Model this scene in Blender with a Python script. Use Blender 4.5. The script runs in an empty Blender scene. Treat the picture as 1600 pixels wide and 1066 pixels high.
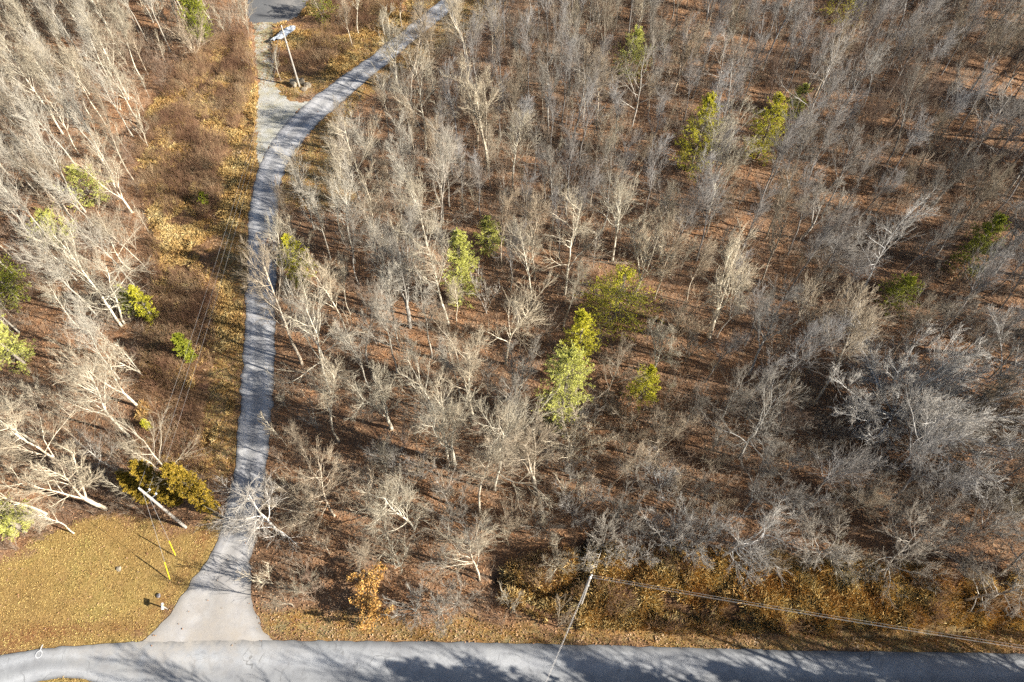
import bpy, math, random
import numpy as np
from mathutils import Vector, Matrix

# ------------------------------------------------------------------ camera, light, exposure
S = bpy.context.scene
COL = S.collection
CAM_H = 70.0
TILT = math.radians(33.9)
FPX = 1067.0
cam_d = bpy.data.cameras.new('camera'); cam = bpy.data.objects.new('camera', cam_d); COL.objects.link(cam)
cam.location = (0, 0, CAM_H); cam.rotation_euler = (TILT, 0, 0)
cam_d.sensor_width = 36; cam_d.lens = 36 * FPX / 1600; cam_d.clip_start = .5; cam_d.clip_end = 5000
S.camera = cam
SUN_EL, SUN_AZ = math.radians(27), math.atan2(-0.29, 0.957)     # azimuth as an angle from +x
sd = Vector((math.cos(SUN_EL) * math.cos(SUN_AZ), math.cos(SUN_EL) * math.sin(SUN_AZ), math.sin(SUN_EL)))
sun_d = bpy.data.lights.new('sun', 'SUN'); sun_d.energy = 5.0; sun_d.angle = math.radians(.5); sun_d.color = (1, .945, .85)
sun = bpy.data.objects.new('sun', sun_d); COL.objects.link(sun)
sun.rotation_euler = sd.to_track_quat('Z', 'Y').to_euler()
W = bpy.data.worlds.new('World'); S.world = W; W.use_nodes = True
nt = W.node_tree; nt.nodes.clear()
sky = nt.nodes.new('ShaderNodeTexSky'); sky.sky_type = 'NISHITA'; sky.sun_disc = False
sky.sun_elevation = SUN_EL; sky.sun_rotation = math.pi / 2 - SUN_AZ
bg = nt.nodes.new('ShaderNodeBackground'); bg.inputs[1].default_value = .05
wo = nt.nodes.new('ShaderNodeOutputWorld')
nt.links.new(sky.outputs[0], bg.inputs[0]); nt.links.new(bg.outputs[0], wo.inputs[0])
S.view_settings.view_transform = 'Standard'; S.view_settings.look = 'None'
S.view_settings.gamma = 1; S.view_settings.use_curve_mapping = False
S.view_settings.exposure = 1.15
S.cycles.max_bounces = 4; S.cycles.diffuse_bounces = 1; S.cycles.transparent_max_bounces = 4
S.cycles.use_denoising = False

rng = np.random.default_rng(11)
random.seed(5)
ct, st_ = math.cos(TILT), math.sin(TILT)

def ray(u, v):
    x = (u - 800) / FPX; y = (533 - v) / FPX
    return x, st_ + y * ct, -ct + y * st_
def gp(u, v, z=0.0):
    """where the photograph's point (1600 wide) meets height z"""
    x, y, d = ray(u, v); t = (CAM_H - z) / -d
    return x * t, y * t
def proj(x, y, z):
    dz = z - CAM_H
    f = y * st_ - dz * ct; up = y * ct + dz * st_
    return 800 + FPX * x / f, 533 - FPX * up / f
def h_from(base, vtop):
    lo, hi = .1, 45.
    for _ in range(40):
        m = (lo + hi) / 2
        if proj(base[0], base[1], m)[1] > vtop: lo = m
        else: hi = m
    return lo
def gpa(pts): return np.array([gp(u, v) for u, v in pts])

# ------------------------------------------------------------------ helpers
_grids = {}
def vnoise(x, y, s, seed):
    if seed not in _grids: _grids[seed] = np.random.default_rng(seed).random((256, 256))
    g = _grids[seed]
    X = np.asarray(x) / s + 1000.3; Y = np.asarray(y) / s + 1000.7
    i = np.floor(X).astype(int); j = np.floor(Y).astype(int)
    fx = X - i; fy = Y - j; fx = fx * fx * (3 - 2 * fx); fy = fy * fy * (3 - 2 * fy)
    i0, j0, i1, j1 = i % 256, j % 256, (i + 1) % 256, (j + 1) % 256
    return (g[i0, j0] * (1 - fx) + g[i1, j0] * fx) * (1 - fy) + (g[i0, j1] * (1 - fx) + g[i1, j1] * fx) * fy
def fnoise(x, y, s, seed, o=3):
    t = 0; a = 1; n = 0
    for k in range(o):
        t = t + a * vnoise(x, y, s / 2 ** k, seed + k); n += a; a *= .5
    return t / n
def inpoly(x, y, poly):
    x = np.asarray(x, float); y = np.asarray(y, float); r = np.zeros(x.shape, bool)
    n = len(poly)
    for a in range(n):
        x0, y0 = poly[a]; x1, y1 = poly[(a + 1) % n]
        if y0 == y1: continue
        c = ((y0 > y) != (y1 > y)) & (x < (x1 - x0) * (y - y0) / (y1 - y0) + x0)
        r ^= c
    return r
def polydist(x, y, line):
    d = np.full(np.shape(x), 1e9)
    for a in range(len(line) - 1):
        p = np.array(line[a]); q = np.array(line[a + 1]); e = q - p
        t = np.clip(((x - p[0]) * e[0] + (y - p[1]) * e[1]) / (e @ e), 0, 1)
        d = np.minimum(d, np.hypot(x - p[0] - t * e[0], y - p[1] - t * e[1]))
    return d

def mesh_np(name, V, tris=None, quads=None, mats=None, matidx=None, smooth=True):
    V = np.asarray(V, np.float32)
    tris = np.zeros((0, 3), np.int32) if tris is None else np.asarray(tris, np.int32)
    quads = np.zeros((0, 4), np.int32) if quads is None else np.asarray(quads, np.int32)
    me = bpy.data.meshes.new(name)
    me.vertices.add(len(V)); me.vertices.foreach_set('co', V.ravel())
    nl = tris.size + quads.size
    me.loops.add(nl); me.loops.foreach_set('vertex_index', np.concatenate([tris.ravel(), quads.ravel()]))
    np_ = len(tris) + len(quads)
    me.polygons.add(np_)
    ls = np.concatenate([np.arange(len(tris)) * 3, tris.size + np.arange(len(quads)) * 4]).astype(np.int32)
    me.polygons.foreach_set('loop_start', ls)
    try:
        me.polygons.foreach_set('loop_total', np.concatenate([np.full(len(tris), 3), np.full(len(quads), 4)]).astype(np.int32))
    except Exception: pass
    me.update(calc_edges=True)
    me.polygons.foreach_set('use_smooth', np.full(np_, smooth, bool))
    for m in (mats or []): me.materials.append(m)
    if matidx is not None: me.polygons.foreach_set('material_index', np.asarray(matidx, np.int32))
    return me
def obj(name, me, parent=None, loc=None):
    o = bpy.data.objects.new(name, me); COL.objects.link(o)
    if parent is not None: o.parent = parent
    if loc is not None: o.location = loc
    return o
def tag(o, label=None, cat=None, group=None, kind=None):
    if label: o['label'] = label
    if cat: o['category'] = cat
    if group: o['group'] = group
    if kind: o['kind'] = kind
    return o
def empty(name, loc=(0, 0, 0), rz=0, sc=1):
    o = bpy.data.objects.new(name, None); COL.objects.link(o)
    o.location = loc; o.rotation_euler = (0, 0, rz); o.scale = (sc, sc, sc); o.empty_display_size = .5
    return o

class Geo:
    """numpy mesh accumulator"""
    def __init__(s): s.V = []; s.T = []; s.Q = []; s.n = 0
    def add(s, V, T=None, Q=None):
        V = np.asarray(V, float).reshape(-1, 3)
        if T is not None and len(T): s.T.append(np.asarray(T).reshape(-1, 3) + s.n)
        if Q is not None and len(Q): s.Q.append(np.asarray(Q).reshape(-1, 4) + s.n)
        s.V.append(V); s.n += len(V)
    def arrays(s):
        V = np.concatenate(s.V) if s.V else np.zeros((0, 3))
        T = np.concatenate(s.T) if s.T else np.zeros((0, 3), int)
        Q = np.concatenate(s.Q) if s.Q else np.zeros((0, 4), int)
        return V, T, Q
    def mesh(s, name, mats): 
        V, T, Q = s.arrays(); return mesh_np(name, V, T, Q, mats)
    def tubes(s, P, R, sides=3, tip=True):
        """P (N,n,3) polylines, R (N,n) radii"""
        N, n, _ = P.shape
        if N == 0: return
        d = P[:, -1] - P[:, 0]; d /= np.linalg.norm(d, axis=1, keepdims=True) + 1e-9
        ref = np.where(np.abs(d[:, 2:3]) > .9, np.array([[1., 0, 0]]), np.array([[0, 0, 1.]]))
        a = np.cross(d, ref); a /= np.linalg.norm(a, axis=1, keepdims=True) + 1e-9
        b = np.cross(d, a)
        th = np.arange(sides) * 2 * math.pi / sides
        nr = n - 1 if tip else n
        off = np.cos(th)[None, None, :, None] * a[:, None, None, :] + np.sin(th)[None, None, :, None] * b[:, None, None, :]
        ring = P[:, :nr, None, :] + off * R[:, :nr, None, None]
        per = nr * sides + (1 if tip else 0)
        V = ring.reshape(N, nr * sides, 3)
        if tip: V = np.concatenate([V, P[:, -1:, :]], axis=1)
        base = (np.arange(N) * per)[:, None, None]
        k = np.arange(sides); k2 = (k + 1) % sides
        Q = None
        if nr > 1:
            r = np.arange(nr - 1)[:, None] * sides
            q = np.stack([r + k, r + k2, r + sides + k2, r + sides + k], -1).reshape(-1, 4)
            Q = (base + q[None]).reshape(-1, 4)
        T = None
        if tip:
            l = (nr - 1) * sides
            t = np.stack([l + k, l + k2, np.full(sides, nr * sides)], -1)
            T = (base + t[None]).reshape(-1, 3)
        s.add(V, T, Q)
    def box(s, c, e, M=None):
        """box centred c with half sizes e"""
        v = np.array([[x, y, z] for x in (-1, 1) for y in (-1, 1) for z in (-1, 1)]) * np.array(e)
        if M is not None: v = v @ np.array(M).T
        s.add(v + np.array(c), None, [[0, 1, 3, 2], [4, 6, 7, 5], [0, 4, 5, 1], [2, 3, 7, 6], [0, 2, 6, 4], [1, 5, 7, 3]])
    def lathe(s, prof, sides=12, c=(0, 0, 0)):
        th = np.arange(sides) * 2 * math.pi / sides; n = len(prof)
        V = np.array([[r * math.cos(t) + c[0], r * math.sin(t) + c[1], z + c[2]] for r, z in prof for t in th])
        Q = [[i * sides + k, i * sides + (k + 1) % sides, (i + 1) * sides + (k + 1) % sides, (i + 1) * sides + k] for i in range(n - 1) for k in range(sides)]
        s.add(V, None, Q)

def repl(arr, M3, off):
    """merge copies: M3 (K,3,3), off (K,3)"""
    V, T, Q = arr; n = len(V)
    VV = (np.einsum('kij,nj->kni', M3, V) + off[:, None, :]).reshape(-1, 3)
    b = (np.arange(len(off)) * n)[:, None, None]
    return VV, (b + T[None]).reshape(-1, 3), (b + Q[None]).reshape(-1, 4)
def rotz(a, sc):
    c, s = np.cos(a) * sc, np.sin(a) * sc; z = np.zeros_like(a)
    return np.stack([np.stack([c, -s, z], -1), np.stack([s, c, z], -1), np.stack([z, z, sc + z], -1)], 1)

# ------------------------------------------------------------------ materials
class MatB:
    def __init__(s, name, rough=.9, spec=.2):
        s.m = bpy.data.materials.new(name); s.m.use_nodes = True; s.t = s.m.node_tree
        s.b = s.t.nodes['Principled BSDF']; s.b.inputs['Roughness'].default_value = rough
        s.b.inputs['Specular IOR Level'].default_value = spec
    def n(s, typ, **kw):
        x = s.t.nodes.new(typ)
        for k, v in kw.items(): setattr(x, k, v)
        return x
    def l(s, a, b): s.t.links.new(a, b)
    def noise(s, scale, detail=4, rough=.6, vec=None, dist=0):
        x = s.n('ShaderNodeTexNoise'); x.inputs['Scale'].default_value = scale; x.inputs['Detail'].default_value = detail
        x.inputs['Roughness'].default_value = rough; x.inputs['Distortion'].default_value = dist
        if vec is not None: s.l(vec, x.inputs['Vector'])
        return x.outputs['Fac']
    def ramp(s, fac, stops, interp='LINEAR'):
        r = s.n('ShaderNodeValToRGB'); r.color_ramp.interpolation = interp; e = r.color_ramp.elements
        while len(e) < len(stops): e.new(.5)
        for q, (p, c) in zip(e, stops): q.position = p; q.color = (*c, 1) if len(c) == 3 else c
        s.l(fac, r.inputs[0]); return r.outputs[0]
    def mix(s, f, a, b, mode='MIX'):
        x = s.n('ShaderNodeMix'); x.data_type = 'RGBA'; x.blend_type = mode
        for sock, v in ((x.inputs[0], f), (x.inputs[6], a), (x.inputs[7], b)):
            if hasattr(v, 'links'): s.l(v, sock)
            elif isinstance(v, (int, float)): sock.default_value = v
            else: sock.default_value = (*v, 1)
        return x.outputs[2]
    def math(s, op, a, b=0.):
        x = s.n('ShaderNodeMath', operation=op)
        for sock, v in ((x.inputs[0], a), (x.inputs[1], b)):
            if hasattr(v, 'links'): s.l(v, sock)
            else: sock.default_value = v
        return x.outputs[0]
    def maprange(s, v, a, b, c=0., d=1.):
        x = s.n('ShaderNodeMapRange'); s.l(v, x.inputs[0])
        for i, q in enumerate((a, b, c, d)): x.inputs[i + 1].default_value = q
        return x.outputs[0]
    def col(s, c): s.l(c, s.b.inputs['Base Color']) if hasattr(c, 'links') else setattr(s.b.inputs['Base Color'], 'default_value', (*c, 1))
    def bump(s, h, strength, dist):
        x = s.n('ShaderNodeBump'); x.inputs['Strength'].default_value = strength; x.inputs['Distance'].default_value = dist
        s.l(h, x.inputs['Height']); s.l(x.outputs[0], s.b.inputs['Normal'])
    def pos(s): return s.n('ShaderNodeNewGeometry').outputs['Position']

def bark_mat(name, tone=(1, 1, 1), contrast=.35):
    m = MatB(name, .9, .15); oi = m.n('ShaderNodeObjectInfo'); p = m.n('ShaderNodeTexCoord').outputs['Object']
    n1 = m.noise(1.3, 5, .7, p)
    c = m.mix(1., oi.outputs['Color'], tone, 'MULTIPLY')
    dk = m.mix(1., c, (contrast, contrast * .92, contrast * .85), 'MULTIPLY')
    f = m.maprange(n1, .40, .56)
    m.col(m.mix(f, dk, c))
    return m.m
BARK = bark_mat('bark', (1.1, 1.08, 1.05), contrast=.42)
def twig_mat(name):
    m = MatB(name, .9, .1); oi = m.n('ShaderNodeObjectInfo')
    g = m.n('ShaderNodeNewGeometry')
    v = m.ramp(g.outputs['Random Per Island'], [(0, (.38, .34, .31)), (.5, (.74, .71, .67)), (1, (1.15, 1.14, 1.10))])
    m.col(m.mix(1., m.mix(1., oi.outputs['Color'], v, 'MULTIPLY'), (.80, .775, .745), 'MULTIPLY'))
    return m.m
TWIG = twig_mat('twigs')
def brush_mat(name, stops, sc=.16):
    m = MatB(name, .95, .08); p = m.pos()
    n = m.noise(sc, 3, .6, p); g = m.n('ShaderNodeNewGeometry').outputs['Random Per Island']
    f = m.math('ADD', m.maprange(n, .3, .7, 0, .75), m.math('MULTIPLY', g, .3))
    m.col(m.ramp(f, stops)); return m.m
BRUSH = brush_mat('brush_twigs', [(0, (.13, .075, .055)), (.3, (.26, .17, .12)), (.6, (.39, .31, .23)), (1, (.50, .43, .34))])
LEAF = brush_mat('fallen_leaves', [(0, (.13, .065, .042)), (.3, (.28, .145, .08)), (.65, (.45, .27, .15)), (1, (.60, .45, .29))], .5)
STRAW = brush_mat('dry_grass', [(0, (.30, .15, .055)), (.3, (.56, .33, .12)), (.6, (.78, .53, .21)), (1, (.88, .72, .37))], .35)
LAWN = brush_mat('lawn_grass', [(0, (.36, .22, .08)), (.35, (.52, .35, .13)), (.7, (.64, .48, .19)), (1, (.52, .46, .14))], .3)
def leaf_mat(name, a, b, c, trans=0.):
    m = MatB(name, .75, .25); g = m.n('ShaderNodeNewGeometry').outputs['Random Per Island']
    m.col(m.ramp(g, [(0, a), (.5, b), (1, c)])); return m.m
PINE_Y = leaf_mat('pine_needles', (.34, .33, .02), (.72, .66, .05), (.88, .80, .10))
PINE_L = leaf_mat('pale_pine_needles', (.40, .42, .06), (.70, .69, .15), (.86, .84, .28))
PINE_G = leaf_mat('green_needles', (.11, .13, .012), (.30, .33, .03), (.50, .50, .05))
AMBER = leaf_mat('amber_foliage', (.16, .13, .015), (.42, .29, .035), (.66, .42, .06))
ORANGE = leaf_mat('orange_leaves', (.36, .17, .05), (.60, .31, .08), (.76, .48, .16))
RUSSET = leaf_mat('russet_leaves', (.22, .10, .05), (.42, .20, .09), (.55, .32, .16))
def flat_mat(name, c, rough=.7, metal=0, nsc=None, amt=.25):
    m = MatB(name, rough, .4); m.b.inputs['Metallic'].default_value = metal
    if nsc:
        f = m.noise(nsc, 4, .65, m.n('ShaderNodeTexCoord').outputs['Object'])
        m.col(m.mix(m.maprange(f, .35, .65), tuple(q * (1 - amt) for q in c), c))
    else: m.col(c)
    return m.m
POLE = flat_mat('weathered_pole_wood', (.52, .47, .41), .85, nsc=3, amt=.35)
WOOD = flat_mat('grey_wood', (.42, .38, .33), .85, nsc=6)
PORC = flat_mat('porcelain', (.75, .76, .76), .3, nsc=8, amt=.1)
METAL = flat_mat('galvanised_metal', (.55, .56, .57), .45, .6, nsc=5)
WIRE = flat_mat('aluminium_wire', (.45, .43, .41), .5, .3, nsc=2, amt=.2)
YEL = flat_mat('yellow_plastic', (.85, .66, .03), .5, nsc=5, amt=.15)
ROCK = flat_mat('boulder_stone', (.45, .38, .28), .9, nsc=2.2, amt=.5)
WHITE = flat_mat('white_paint', (.72, .72, .72), .6, nsc=12, amt=.15)
TARP = flat_mat('pale_plastic_sheet', (.58, .63, .70), .45, nsc=1.2, amt=.35)

# ------------------------------------------------------------------ plan of the ground (from the photograph, laid on the ground)
L_edge = [(205, 1022), (225, 1003), (265, 960), (300, 910), (330, 865), (345, 830), (362, 760), (372, 680), (381, 560), (385, 470), (388, 380), (391, 310), (402, 270), (415, 235), (440, 200), (470, 170), (500, 145), (540, 115), (580, 88), (620, 55), (660, 25), (692, -2), (730, -35), (770, -62)]
R_edge = [(452, 1020), (430, 1000), (407, 985), (397, 945), (388, 900), (397, 850), (412, 780), (420, 700), (428, 600), (431, 500), (432, 400), (433, 325), (440, 275), (458, 240), (485, 205), (520, 172), (560, 137), (605, 100), (650, 62), (690, 30), (722, -2), (762, -35), (800, -62)]
LE, RE = gpa(L_edge), gpa(R_edge)
lane_poly = [tuple(p) for p in LE] + [tuple(p) for p in RE[::-1]]
main_top = [(-700, 1105), (-300, 1060), (0, 1025), (100, 1009), (225, 1003), (430, 1000), (800, 1005), (1200, 1016), (1600, 1022), (2400, 1030)]
MT = gpa(main_top)
MB_ = np.array([(-95, -4.), (-60, 1), (-52, 4.6), (-47.5, 7.6), (-43, 9.45), (-39, 9.25), (-34.5, 7.6), (-22, 5.9), (0, 5.6), (40, 5.2), (110, 4.5)])
MT[0][0] = -95; MT[0][1] = 3.5
main_poly = [tuple(p) for p in MT] + [tuple(p) for p in MB_[::-1]]
gravel_px = [(403, 262), (398, 235), (401, 190), (404, 140), (425, 136), (448, 154), (490, 161), (470, 171), (440, 201), (417, 236)]
gravel_poly = [tuple(p) for p in gpa(gravel_px)]
drive_px = [(404, 145), (398, 90), (395, 40), (388, -5), (385, -50), (425, -50), (428, -5), (428, 50), (430, 100), (432, 142)]
drive_poly = [tuple(p) for p in gpa(drive_px)]
yard_poly = [tuple(p) for p in gpa([(388, 34), (384, -50), (490, -50), (482, 5), (470, 22), (440, 38)])]
lawn_poly = [tuple(p) for p in gpa([(-700, 1100), (-300, 960), (0, 872), (60, 846), (120, 812), (190, 800), (250, 815), (300, 822), (338, 830), (350, 850), (330, 880), (265, 965), (225, 1006), (0, 1030), (-300, 1065)])]
verge_poly = [tuple(p) for p in gpa([(400, 940), (430, 950), (520, 955), (700, 970), (900, 985), (1100, 990), (1300, 985), (1480, 960), (1600, 940), (2200, 930), (2400, 1035), (1600, 1026), (1200, 1020), (800, 1010), (440, 1004), (405, 990)])]
verge2_poly = [tuple(p) for p in gpa([(400, 130), (350, 250), (345, 400), (335, 560), (315, 700), (350, 760), (372, 700), (382, 560), (390, 380), (392, 300), (415, 235), (405, 200), (440, 155), (500, 145), (590, 85), (700, -5), (640, -5), (560, 70), (500, 110), (440, 128)])]
verge3_poly = [tuple(p) for p in gpa([(440, 275), (458, 240), (520, 172), (605, 100), (722, -2), (800, -2), (720, 60), (640, 110), (560, 160), (520, 235), (560, 320), (500, 330), (440, 320)])]
tan_poly = [tuple(p) for p in gpa([(350, 60), (300, 90), (225, 180), (210, 260), (235, 350), (240, 450), (225, 560), (215, 660), (210, 720), (340, 745), (385, 560), (395, 300), (412, 235), (400, 130), (392, 60)])]
thick_poly = [tuple(p) for p in gpa([(790, 890), (860, 860), (1000, 860), (1180, 870), (1400, 880), (1600, 900), (2000, 900), (2000, 985), (1480, 975), (1100, 990), (860, 975), (790, 940)])]
open_poly = [tuple(p) for p in gpa([(430, 0), (410, 120), (500, 130), (610, 90), (700, 0)])]
ditches = [[gp(*p) for p in ((185, 205), (228, 188), (262, 172), (300, 145), (335, 120), (365, 70))],
           [gp(*p) for p in ((780, 905), (815, 925), (850, 930), (880, 918), (905, 902), (903, 880), (912, 858), (925, 835))],
           [gp(*p) for p in ((1010, 955), (1150, 968), (1300, 985), (1395, 1000), (1500, 985), (1620, 975))]]

def dist_road(x, y):
    d = np.minimum(polydist(x, y, LE), polydist(x, y, RE))
    d = np.minimum(d, polydist(x, y, MT))
    ins = inpoly(x, y, lane_poly) | inpoly(x, y, main_poly)
    return np.where(ins, 0, d)
def soft(x, y, poly, amt=1.2, seed=3):
    w = 0
    for k in range(4):
        jx = (vnoise(x, y, 2.2, seed) - .5) * amt * 3 + (vnoise(x, y, .8, seed + 7) - .5) * amt + .35 * math.cos(k * 1.57)
        jy = (vnoise(x, y, 2.2, seed + 1) - .5) * amt * 3 + (vnoise(x, y, .8, seed + 8) - .5) * amt + .35 * math.sin(k * 1.57)
        w = w + inpoly(x + jx, y + jy, poly)
    return w / 4.
def ground_z(x, y):
    x = np.asarray(x, float); y = np.asarray(y, float)
    d = dist_road(x, y)
    f = np.clip((d - .3) / 3., 0, 1)
    for p in (gravel_poly, drive_poly, yard_poly): f = f * (1 - .92 * inpoly(x, y, p))
    lawn = inpoly(x, y, lawn_poly); f = f * np.where(lawn, .25, 1)
    z = (fnoise(x, y, 9, 21) - .5) * .9 + (fnoise(x, y, 2.2, 31) - .5) * .45
    hum = inpoly(x, y, tan_poly) | inpoly(x, y, thick_poly)
    z = z + hum * (fnoise(x, y, 1.7, 41) - .4) * .9
    z = z * f
    for dl in ditches:
        dd = polydist(x, y, dl)
        z = z - 1.1 * np.exp(-(dd / .8) ** 2) * np.clip(d / 1.5, 0, 1)
    return z - .012
def gz(x, y): return float(ground_z(np.array([x]), np.array([y]))[0])

def axis(a, b, st, far):
    core = np.arange(a, b + 1e-6, st)
    out = [];  s = st; q = b
    while q < far: s *= 1.6; q += s; out.append(q)
    lo = []; s = st; q = a
    while q > -far: s *= 1.6; q -= s; lo.append(q)
    return np.concatenate([lo[::-1], core, out])
gx = axis(-112, 112, .42, 1800); gy = axis(-2, 150, .36, 1800)
GX, GY = np.meshgrid(gx, gy, indexing='ij')
X, Y = GX.ravel(), GY.ravel()
Z = ground_z(X, Y)
nx, ny = len(gx), len(gy)
idx = np.arange(nx * ny).reshape(nx, ny)
Q = np.stack([idx[:-1, :-1], idx[1:, :-1], idx[1:, 1:], idx[:-1, 1:]], -1).reshape(-1, 4)
w_lawn = np.maximum(soft(X, Y, lawn_poly), ((Y < 9.6) & (X < -36) & (X > -60)) * 1.)
w_verge = np.maximum(soft(X, Y, verge_poly, .7), np.maximum(soft(X, Y, verge2_poly, .8, 5), soft(X, Y, verge3_poly, .8, 6)))
w_tan = np.maximum(soft(X, Y, tan_poly, 1.0, 9), soft(X, Y, thick_poly, 1.0, 10) * .8)
w_tan = np.maximum(w_tan, .7 * soft(X, Y, open_poly, .8, 12))
dd = np.min([polydist(X, Y, d) for d in ditches[:2]], axis=0)
w_mud = np.exp(-(dd / .55) ** 2)

gm = MatB('ground_cover', .95, .1); p = gm.pos()
at = gm.n('ShaderNodeAttribute'); at.attribute_name = 'zones'
sep = gm.n('ShaderNodeSeparateColor'); gm.l(at.outputs['Color'], sep.inputs[0])
big = gm.noise(.09, 4, .6, p); mid = gm.noise(.7, 5, .7, p); fine = gm.noise(5.0, 6, .75, p)
lit1 = gm.ramp(fine, [(.30, (.11, .054, .033)), (.45, (.32, .155, .078)), (.56, (.52, .275, .13)), (.72, (.68, .43, .23))])
lit2 = gm.ramp(fine, [(.30, (.13, .078, .05)), (.48, (.36, .22, .135)), (.6, (.52, .35, .22)), (.75, (.66, .51, .35))])
litter = gm.mix(gm.maprange(mid, .38, .62), lit1, lit2)
litter = gm.mix(gm.maprange(big, .42, .6, 0, .55), litter, gm.ramp(fine, [(.3, (.08, .05, .035)), (.6, (.22, .14, .09)), (.75, (.34, .25, .17))]))
lawnc = gm.mix(gm.maprange(mid, .35, .65), gm.ramp(fine, [(.3, (.24, .14, .05)), (.5, (.46, .29, .11)), (.7, (.64, .45, .20))]),
               gm.ramp(fine, [(.3, (.22, .15, .04)), (.5, (.42, .31, .10)), (.7, (.58, .46, .18))]))
vergec = gm.mix(gm.maprange(mid, .35, .6), gm.ramp(fine, [(.3, (.18, .14, .07)), (.5, (.36, .29, .15)), (.7, (.52, .43, .25))]),
                gm.ramp(fine, [(.3, (.22, .10, .03)), (.5, (.44, .23, .07)), (.7, (.60, .37, .14))]))
tanc = gm.mix(gm.maprange(mid, .4, .62), gm.ramp(fine, [(.3, (.16, .085, .04)), (.5, (.33, .19, .085)), (.7, (.56, .38, .18))]),
              gm.ramp(fine, [(.3, (.11, .055, .035)), (.5, (.24, .13, .08)), (.7, (.38, .24, .14))]))
c = gm.mix(sep.outputs[2], litter, tanc)
c = gm.mix(sep.outputs[1], c, vergec)
c = gm.mix(sep.outputs[0], c, lawnc)
c = gm.mix(at.outputs['Alpha'], c, (.06, .045, .035))
band = gm.n('ShaderNodeAttribute'); band.attribute_name = 'edge'
c = gm.mix(gm.math('MULTIPLY', band.outputs['Fac'], gm.maprange(mid, .3, .6)), c, gm.ramp(fine, [(.3, (.16, .07, .03)), (.5, (.34, .17, .07)), (.7, (.50, .29, .13))]))
gm.col(c)
gm.bump(gm.math('ADD', gm.noise(9, 5, .8, p), gm.math('MULTIPLY', mid, 1.2)), 1.0, .22)
me = mesh_np('ground', np.stack([X, Y, Z], -1), None, Q, [gm.m])
a = me.color_attributes.new('zones', 'FLOAT_COLOR', 'POINT')
a.data.foreach_set('color', np.stack([w_lawn, w_verge, w_tan, w_mud], -1).astype(np.float32).ravel())
a = me.attributes.new('edge', 'FLOAT', 'POINT')
dR = dist_road(X, Y); inl = inpoly(X, Y, lawn_poly)
a.data.foreach_set('value', (np.exp(-((dR - 1.4) / .9) ** 2) * np.where(inl, .9, .25) + .5 * inl * np.clip((fnoise(X, Y, 6, 77) - .45) * 5, 0, 1)).astype(np.float32))
tag(obj('ground', me), kind='structure')

# roads: sheets with ragged edges, resampled
def resample(P, n):
    P = np.asarray(P, float); d = np.r_[0, np.cumsum(np.hypot(*np.diff(P, axis=0).T))]
    t = np.linspace(0, d[-1], n); return np.stack([np.interp(t, d, P[:, 0]), np.interp(t, d, P[:, 1])], -1)
def smooth_line(P, n, it=3):
    P = np.asarray(P, float)
    for _ in range(it):
        Qs = np.empty((2 * len(P) - 2 + 2, 2)); Qs[0] = P[0]; Qs[-1] = P[-1]
        Qs[1:-1:2] = .75 * P[:-1] + .25 * P[1:]; Qs[2:-1:2] = .25 * P[:-1] + .75 * P[1:]
        P = Qs
    return resample(P, n)
def strip(name, A, B, z, mat, cross=10, jit=.12, crown=.04):
    n = len(A); t = np.linspace(0, 1, cross)
    nz = lambda P, s: (fnoise(P[:, 0], P[:, 1], .9, s) - .5)[:, None] * jit * 4
    dr = B - A; dr /= np.linalg.norm(dr, axis=1, keepdims=True) + 1e-9
    A = A + dr * nz(A, 61); B = B + dr * nz(B, 66)
    P = A[:, None] * (1 - t)[None, :, None] + B[:, None] * t[None, :, None]
    zz = z + crown * (1 - (2 * t - 1) ** 2)[None, :] + np.zeros((n, 1))
    V = np.concatenate([P, zz[..., None]], -1).reshape(-1, 3)
    i = np.arange(n * cross).reshape(n, cross)
    Qd = np.stack([i[:-1, :-1], i[1:, :-1], i[1:, 1:], i[:-1, 1:]], -1).reshape(-1, 4)
    me = mesh_np(name, V, None, Qd, [mat])
    at = me.color_attributes.new('across', 'FLOAT_COLOR', 'POINT')
    cc = np.zeros((n, cross, 4), np.float32); cc[..., 0] = t[None]; cc[..., 3] = 1
    at.data.foreach_set('color', cc.ravel())
    return obj(name, me)
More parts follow.
